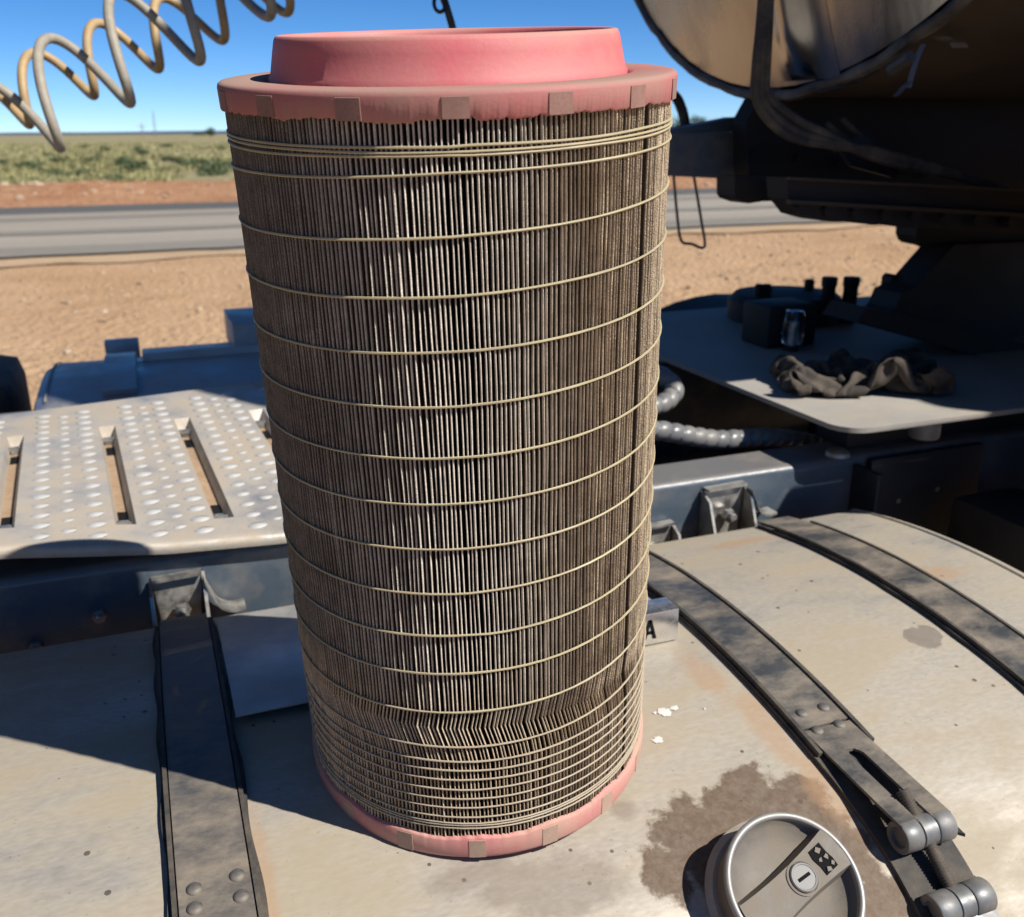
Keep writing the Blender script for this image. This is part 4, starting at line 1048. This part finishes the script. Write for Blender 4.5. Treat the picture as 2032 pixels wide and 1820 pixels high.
# ---- fuel tank on the far side, shaded
ftm = lambda y: 1.60-(y-.0)
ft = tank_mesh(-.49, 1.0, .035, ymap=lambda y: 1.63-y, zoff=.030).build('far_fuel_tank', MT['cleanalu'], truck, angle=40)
ft['label'] = 'shaded fuel tank on the far side of the truck'
def far_band(x0, x1, y0, y1, o0, o1, name, mt):
    i0, i1 = idx_at(1.63-y0), idx_at(1.63-y1); b = MB(); base = 0; ids = list(range(min(i0,i1), max(i0,i1)+1, 2))
    for i in ids:
        n_ = tnorm(i); y, z = TP[i]
        for (x, o) in ((x0,o0),(x1,o0),(x1,o1),(x0,o1)): b.v.append((x, 1.63-(y+n_.y*o), z+n_.z*o+.030))
    for k in range(len(ids)-1):
        for j in range(4): a = k*4+j; c = k*4+(j+1) % 4; b.f.append((a, c, c+4, a+4))
    b.f.append((0,1,2,3)); e = (len(ids)-1)*4; b.f.append((e+3,e+2,e+1,e))
    b.build(name, mt, ft, angle=40)
far_band(-.352, -.285, 1.34, 1.92, .001, .014, 'strap', MT['cleanalu'])
far_band(-.270, .40, 1.60, 1.86, .001, .020, 'raised_panel', MT['cleanalu'])
far_band(-.462, -.458, 1.34, 1.92, .0, .003, 'weld_seam', MT['alub'])
MB().bbox((-.36,1.88,-.03), (-.277,1.93,.030), .004).build('strap_buckle', MT['cleanalu'], ft)
MB().bbox((-.062,1.62,.02), (.12,1.86,.100), .005).build('valve_box', MT['cleanalu'], ft)

# ---- fittings at the back of the deck: work lamp, hub, studs
ZL = ZD
p = at(1565, 693, Z=ZL)
lamp = MB().bbox((p.x-.045, p.y+.012, ZL), (p.x+.075, p.y+.11, ZL+.088), .008).build('work_lamp', MT['black'], truck, angle=40)
lamp['label'] = 'small dark work lamp with a clear lens on the deck'
MB().lathe([(.012,0),(.020,.004),(.0215,.012),(.0215,.062),(.018,.070),(.001,.072)], 32, (p.x-.004, p.y-.014, ZL+.012)).build('lens', MT['glass'], lamp, angle=40)
MB().lathe([(.016,0),(.016,.012)], 24, (p.x-.004, p.y-.014, ZL+.0005)).build('lamp_base', MT['blackplastic'], lamp)
MB().lathe([(.008,.014),(.008,.060)], 16, (p.x-.004, p.y-.014, ZL)).build('reflector', MT['alu'], lamp)
p = at(1560, 640, Z=ZL)
MB().lathe([(.135,0),(.135,.045),(.12,.060),(.05,.066),(.001,.066)], 40, (p.x+.03, p.y+.05, ZL)).build('hub_cover', MT['black'], truck, angle=35)
for (px, w) in ((1638,.020),(1681,.021)):
    q = at(px, 640, Z=ZL)
    MB().lathe([(w*.8,0),(w*.8,.086),(w*.9,.086),(w*.9,.104),(w*.8,.106)], 20, (q.x, q.y, ZL)).build('stud', MT['black'], truck, angle=35)
for (px, py) in ((1502,640),(1516,640),(1600,628)):
    q = at(px, py, Z=ZL); MB().lathe([(.012,0),(.012,.085),(.008,.09)], 8, (q.x, q.y, ZL)).build('stud', MT['black'], truck, angle=35)
# fifth wheel: ramp and jaws, in deep shade
def slab(pts, Y0, Y1, name, mt, parent, jag=0.0):
    poly = [at(px, py, Y=Y0) for (px, py) in pts]
    o = MB().prism(poly, (0, Y1-Y0, 0)).build(name, mt, parent, angle=25); return o
fwl = slab([(1838,478),(1823,492),(1766,557),(1735,571),(1722,602),(1690,628),(1790,650),(2080,735),(2080,470)], .88, .80, 'fifth_wheel', MT['black'], truck)
fwl['label'] = 'black greasy fifth wheel plate under the trailer'
slab([(1745,585),(1750,548),(1757,541),(1766,543),(1772,552),(1776,585)], .90, .87, 'release_knob', MT['black'], fwl)
slab([(1700,640),(1720,610),(2080,690),(2080,745)], .70, .80, 'ramp', MT['black'], fwl)

# ================================================================== TANKER TRAILER
tr = empty('tanker_trailer', (3.2, .79, G))
tag(tr, 'tanker trailer with polished domed front and black coupling frame overhanging the truck', 'trailer')
TX, TYc, TR_ = .842, .79, .79
TZc = .592+TR_
def disc(r_, x): return r_
b = MB(); na, nr = 96, 14
Hd = .165; Rs = (TR_**2+Hd**2)/(2*Hd)
for j in range(nr+1):
    r_ = TR_*.985*math.sin(j/nr*math.pi/2)
    x = TX - (math.sqrt(Rs*Rs-r_*r_)-(Rs-Hd))
    for k in range(na):
        a = 2*math.pi*k/na; b.v.append((x, TYc+r_*math.sin(a), TZc-r_*math.cos(a)))
for j in range(nr):
    for k in range(na):
        a, c = j*na+k, j*na+(k+1) % na; b.f.append((a, c, c+na, a+na))
head = b.build('front_head', MT['polish'], tr, angle=60); head['label'] = 'polished stainless domed tank front'
# rough rolled rim
rim = []
for k in range(181):
    a = 2*math.pi*k/180; j = 1+.006*noise.noise(Vector((math.cos(a)*9, math.sin(a)*9, 0)))
    rim.append((TX+.004*noise.noise(Vector((k*.7,1,1))), TYc+TR_*j*math.sin(a), TZc-TR_*j*math.cos(a)))
MB().tube(rim, .010, 8, False, lambda i, a: .010*(1+.35*noise.noise(Vector((i*.8, a*2, 3))))).build('rim', MT['rimdirt'], tr)
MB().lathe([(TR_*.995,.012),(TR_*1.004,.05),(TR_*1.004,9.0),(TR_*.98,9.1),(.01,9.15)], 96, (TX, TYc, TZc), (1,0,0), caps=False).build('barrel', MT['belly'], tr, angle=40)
# bright vertical cover running down the head
def hx(y, z):
    r_ = math.hypot(y-TYc, z-TZc); return TX-(math.sqrt(max(0, Rs*Rs-r_*r_))-(Rs-Hd))
pm = at(1578, 120, X=TX-.03)
yc_ = pm.y; b = MB(); zl = [.612+.03*k for k in range(46)]; n = 25
for z in zl:
    for j in range(n):
        t = j/(n-1)*2-1; yy = yc_+t*.085
        b.v.append((hx(yy, z)-.0005-.020*math.exp(-t*t*5)*(1-t**8)*min(1, (z-.60)*14), yy, z))
for i in range(len(zl)-1):
    for j in range(n-1): p = i*n+j; b.f.append((p, p+1, p+1+n, p+n))
b.f.append(tuple(range(n)))
cvr = b.build('cable_cover', MT['polish'], tr, angle=60)
# loose tape and ties hanging off the rim
def ribbon(pts, w, Y, name, mt):
    P = smooth_path([at(px, py, Y=Y) for (px, py) in pts], 6); b = MB()
    for p in P:
        b.v += [tuple(p-RT*w), tuple(p+RT*w), tuple(p+RT*w+FW*.0015), tuple(p-RT*w+FW*.0015)]
    for k in range(len(P)-1):
        for j in range(4): a = k*4+j; c = k*4+(j+1) % 4; b.f.append((a, c, c+4, a+4))
    b.f += [(0,1,2,3), tuple(len(b.v)-4+j for j in (3,2,1,0))]
    b.build(name, mt, tr)
ribbon([(1832,88),(1822,110),(1812,140),(1806,162),(1803,174)], .004, .46, 'cable_tie', MT['bluetape'])
ribbon([(1806,162),(1796,170),(1786,182),(1776,191)], .004, .455, 'cable_tie', MT['tape'])
ribbon([(1866,72),(1880,80),(1898,84),(1906,95)], .012, .44, 'loose_tape', MT['tape'])
ribbon([(1620,182),(1650,175),(1680,168),(1705,158)], .010, .62, 'loose_tape', MT['tape'])
ribbon([(1700,160),(1730,146),(1745,138)], .005, .58, 'loose_tape', MT['tape'])
pa, pb = at(1768,140,Y=.50), at(1808,112,Y=.46)
MB().tube([pa, pb], .009, 12).build('sensor_stub', MT['tape'], tr)
# coupling frame below the head
def tslab(pts, Y0, Y1, name, mt): return slab(pts, Y0, Y1, name, mt, tr)
tslab([(1487,178),(1452,242),(1458,352),(2120,385),(2120,150),(1950,120),(1830,170),(1700,178),(1560,192)], .98, .93, 'neck_plate', MT['black'])
cpl = tslab([(1520,350),(1523,391),(1536,405),(1549,422),(1570,428),(1589,433),(1616,434),(1647,437),(1680,440),(1712,441),(1745,446),(1780,446),(2120,470),(2120,384)], .72, .66, 'coupler_plate', MT['black'])
tslab([(1422,347),(1422,385),(1428,393),(1449,400),(1475,396),(1500,395),(1526,391),(1545,349)], .86, .80, 'coupler_beam', MT['black'])
tslab([(1560,351),(2120,380),(2120,386),(1560,357)], .655, .645, 'plate_edge', MT['belly'])
tslab([(1778,446),(1777,463),(1782,476),(1790,481),(1815,486),(1836,494),(2120,560),(2120,465)], .90, .84, 'kingpin_housing', MT['black'])
b = MB()
P = [at(1300,268,Y=1.02), at(1300,348,Y=1.02), at(1466,356,Y=1.02), at(1470,262,Y=1.02)]
b.prism(P, (0,.05,0)); bm_ = b.build('cross_beam', MT['steel'], tr); bm_['label'] = 'grey box beam sticking out from the trailer frame'
P = [at(1300,267,Y=1.021), at(1300,264,Y=1.021), at(1462,232,Y=1.021), at(1470,261,Y=1.021)]
MB().prism(P, (0,.045,0)).build('beam_top', MT['rail'], tr)
MB().tube(smooth_path([at(1300,170,Y=1.18), at(1338,190,Y=1.18), at(1352,215,Y=1.18), at(1358,238,Y=1.18), at(1360,262,Y=1.18)], 6), .011, 10).build('hose', MT['rubber'], tr)
P = [at(1336,340,Y=1.10), at(1344,430,Y=1.10), at(1352,478,Y=1.10), at(1372,484,Y=1.11), at(1398,490,Y=1.12), at(1392,440,Y=1.12), at(1376,345,Y=1.12)]
MB().tube(smooth_path(P, 4), .0032, 8).build('wire_bracket', MT['steel'], tr)
# air lines: three black hoses dropping down the head and bending away under it
for k, (off, dy) in enumerate(((0,0),(9,10),(20,24))):
    pts = [(1522+off*.6,-150),(1516+off*.6,-40),(1508+off*.8,60),(1500+off,140),(1500+off,190-dy*.3),(1520+off,232-dy),(1570+off,272-dy*1.2),(1650,288-dy*.7),(1740,300+dy*.6),(1880,340+dy*.3),(2000,380)]
    Ys = [.60,.60,.60,.61,.62,.63,.64,.66,.69,.72,.74]
    MB().tube(smooth_path([at(px, py, Y=Y) for (px, py), Y in zip(pts, Ys)], 8), .0075, 12).build('air_line', MT['rubber'], tr)
for (a, c) in (((1640,245),(1720,310)),((1670,235),(1760,320)),((1600,250),(1660,300))):
    MB().tube([at(*a, Y=.80), at(*c, Y=.78)], .005, 8).build('cable', MT['rubber'], tr)
slab([(1655,280),(1720,270),(1790,345),(1770,352),(1690,330)], .76, .77, 'gusset', MT['darkpaint'], tr)
for k in range(9):
    p = at(1590+k*(52+(k*37) % 9), 412+k*4, Y=.655); bolt(cpl, p, (0,-1,0), 1.5, dark_bolt_me)
for k in range(5):
    p = at(1500+k*83, 306+k*9, Y=.925); bolt(tr, p, (0,-1,0), 1.2, dark_bolt_me)
tslab([(1560,396),(2120,428),(2120,436),(1560,404)], .655, .642, 'plate_rib', MT['belly'])
# unseen box added beside the trailer to shade the deck; further down the trailer frame
MB().bbox((1.86,-.55,.98), (5.5,-.08,1.55), .03).build('deck_shade_box', MT['belly'], tr)
MB().bbox((.95,-.12,2.06), (5.0,1.70,2.46), .05).build('tank_shade_box', MT['belly'], tr)  # second added unseen box, keeps the sun off the far tank
MB().bbox((1.10,.30,.36), (6.0,.42,.60), .01).build('frame_beam', MT['black'], tr)
MB().bbox((1.30,1.16,.36), (6.0,1.28,.60), .01).build('frame_beam', MT['black'], tr)

# ================================================================== COILED AIR HOSES
def coil(p_max, pitch, half, depth, r_tube, turns, name, label, mt, minor, dr, ph0=0.0):
    """p_max: image spot of one crest; the loops are round, seen nearly edge on"""
    S = depth/F                                           # metres per pixel at that depth
    o = CAM + ray(p_max[0]+half[0], p_max[1]+half[1])*depth
    X = RT*S; Yd = -UP*S
    pv = X*pitch[0]+Yd*pitch[1]+FW*.0
    e1 = X*half[0]+Yd*half[1]; R_ = e1.length
    e2 = ray(p_max[0]+half[0], p_max[1]+half[1]).normalized()*R_*.75 + X*minor[0]+Yd*minor[1]
    pts = []
    n = 40
    for i in range(int(turns[0]*n), int(turns[1]*n)+1):
        t = i/n; a = 2*math.pi*t
        wob = 1+.05*noise.noise(Vector((t*1.3, len(name), r_tube*900)))
        pts.append(o + pv*t - e1*math.cos(a)*wob + e2*math.sin(a)*wob + Vector((0,0,.006*noise.noise(Vector((t*.7, 4, r_tube*500))))))
    ob = MB().tube(pts, r_tube, 14).build(name, mt, None, angle=60)
    return tag(ob, label, 'air hose', 'coiled air hoses over the catwalk')
coil((89,76), (138,-86), (50,86), 1.72, .0090, (-2.6, 4.2), 'coiled_air_hose', 'grey coiled air hose, the nearer of the two at the upper left', MT['grey_hose'], (15,-8), .05)
coil((60,104), (128,-55), (31,57), 1.95, .0090, (-2.4, 6.6), 'coiled_air_hose', 'faded yellow coiled air hose behind the grey one', MT['yellow_hose'], (12,-5), .05)

# hanging black cord with a ring, behind the filter
b = MB().tube(smooth_path([at(872,-90,Y=.95), at(876,-20,Y=.95), at(884,8,Y=.95), at(892,34,Y=.95), at(899,60,Y=.95), at(908,110,Y=.95)], 6), .0063, 10)
hk = empty('hanging_cord', at(908,110,Y=.95)); tag(hk, 'short black cord with a ring hanging above the filter rim', 'cord')
b.build('cord', MT['blackplastic'], hk)
c = at(873, 6, Y=.945); b = MB(); pts = [c + RT*.0098*math.cos(t) + UP*.015*math.sin(t) for t in [2*math.pi*k/24 for k in range(25)]]
b.tube(pts, .0033, 8, False); b.build('ring', MT['blackplastic'], hk)

# ================================================================== RAG ON THE DECK
def cloth_rag():
    c = at(1700, 768, Z=ZD); nu, nv = 64, 52; L0, W0 = .46, .36
    r = np.random.default_rng(5)
    U, V = np.meshgrid(np.linspace(-.5, .5, nu), np.linspace(-.5, .5, nv), indexing='ij')
    P = np.stack([U*L0*.66, V*W0*.46, np.zeros_like(U)], -1)
    for i in range(nu):
        for j in range(nv):
            n1 = noise.noise(Vector((i*.10, j*.16, 1.7))); n2 = noise.noise(Vector((i*.06, j*.30, 8.1))); n3 = noise.noise(Vector((i*.22, j*.22, 4.4)))
            P[i, j, 2] = .062+.060*n1+.050*n2+.014*n3; P[i, j, 0] += .030*n2; P[i, j, 1] += .026*n1
    dx, dy = L0/(nu-1), W0/(nv-1); dd = math.hypot(dx, dy)
    vel = np.zeros_like(P)
    def con(A, B, d, k):
        D = P[B]-P[A]; l = np.linalg.norm(D, axis=-1, keepdims=True)+1e-9; C = D*((l-d)/l)*.5*k; P[A] += C; P[B] -= C
    s_ = slice
    cons = []
    for st in (0, 1):
        cons += [((s_(st, nu-1, 2), s_(None)), (s_(st+1, nu, 2), s_(None)), dx, 1.0), ((s_(None), s_(st, nv-1, 2)), (s_(None), s_(st+1, nv, 2)), dy, 1.0)]
        cons += [((s_(st, nu-1, 2), s_(0, nv-1)), (s_(st+1, nu, 2), s_(1, nv)), dd, .35), ((s_(st, nu-1, 2), s_(1, nv)), (s_(st+1, nu, 2), s_(0, nv-1)), dd, .35)]
    for st in (0, 1, 2, 3):
        n_ = len(range(st, nu-2, 4)); cons.append(((s_(st, st+4*n_, 4), s_(None)), (s_(st+2, st+2+4*n_, 4), s_(None)), dx*2, .10))
        n_ = len(range(st, nv-2, 4)); cons.append(((s_(None), s_(st, st+4*n_, 4)), (s_(None), s_(st+2, st+2+4*n_, 4)), dy*2, .10))
    cons = [(A, B, d, k) for (A, B, d, k) in cons if P[A].shape == P[B].shape]
    for it in range(80):
        old = P.copy(); vel[..., 2] -= .00011; P += vel*.94
        for _ in range(6):
            for (A, B, d, k) in cons: con(A, B, d, k)
            low = P[..., 2] < .002
            P[..., 2] = np.maximum(P[..., 2], .002)
            P[low, :2] = old[low, :2]*.8+P[low, :2]*.2     # grips the deck
            P[..., 0] = np.clip(P[..., 0], -.142, .142); P[..., 1] = np.clip(P[..., 1], -.085, .085)
        vel = (P-old)*.9
    P[..., 2] *= 1.3
    ux = Vector((RT.x, RT.y, 0)).normalized(); uy = Vector((-ux.y, ux.x, 0))
    b = MB()
    for i in range(nu):
        for j in range(nv):
            p = c + ux*float(P[i, j, 0]) + uy*float(P[i, j, 1]); b.v.append((p.x, p.y, ZD+.0012+float(P[i, j, 2])))
    for i in range(nu-1):
        for j in range(nv-1): q = i*nv+j; b.f.append((q, q+nv, q+nv+1, q+1))
    return b
rgo = cloth_rag().build('rag', MT['rag'], None, angle=180, recalc=False)
sd = rgo.modifiers.new('thickness', 'SOLIDIFY'); sd.thickness = .0022
sb = rgo.modifiers.new('soft', 'SUBSURF'); sb.levels = 1; sb.render_levels = 1
tag(rgo, 'crumpled oily cloth rag lying on the deck plate', 'rag')
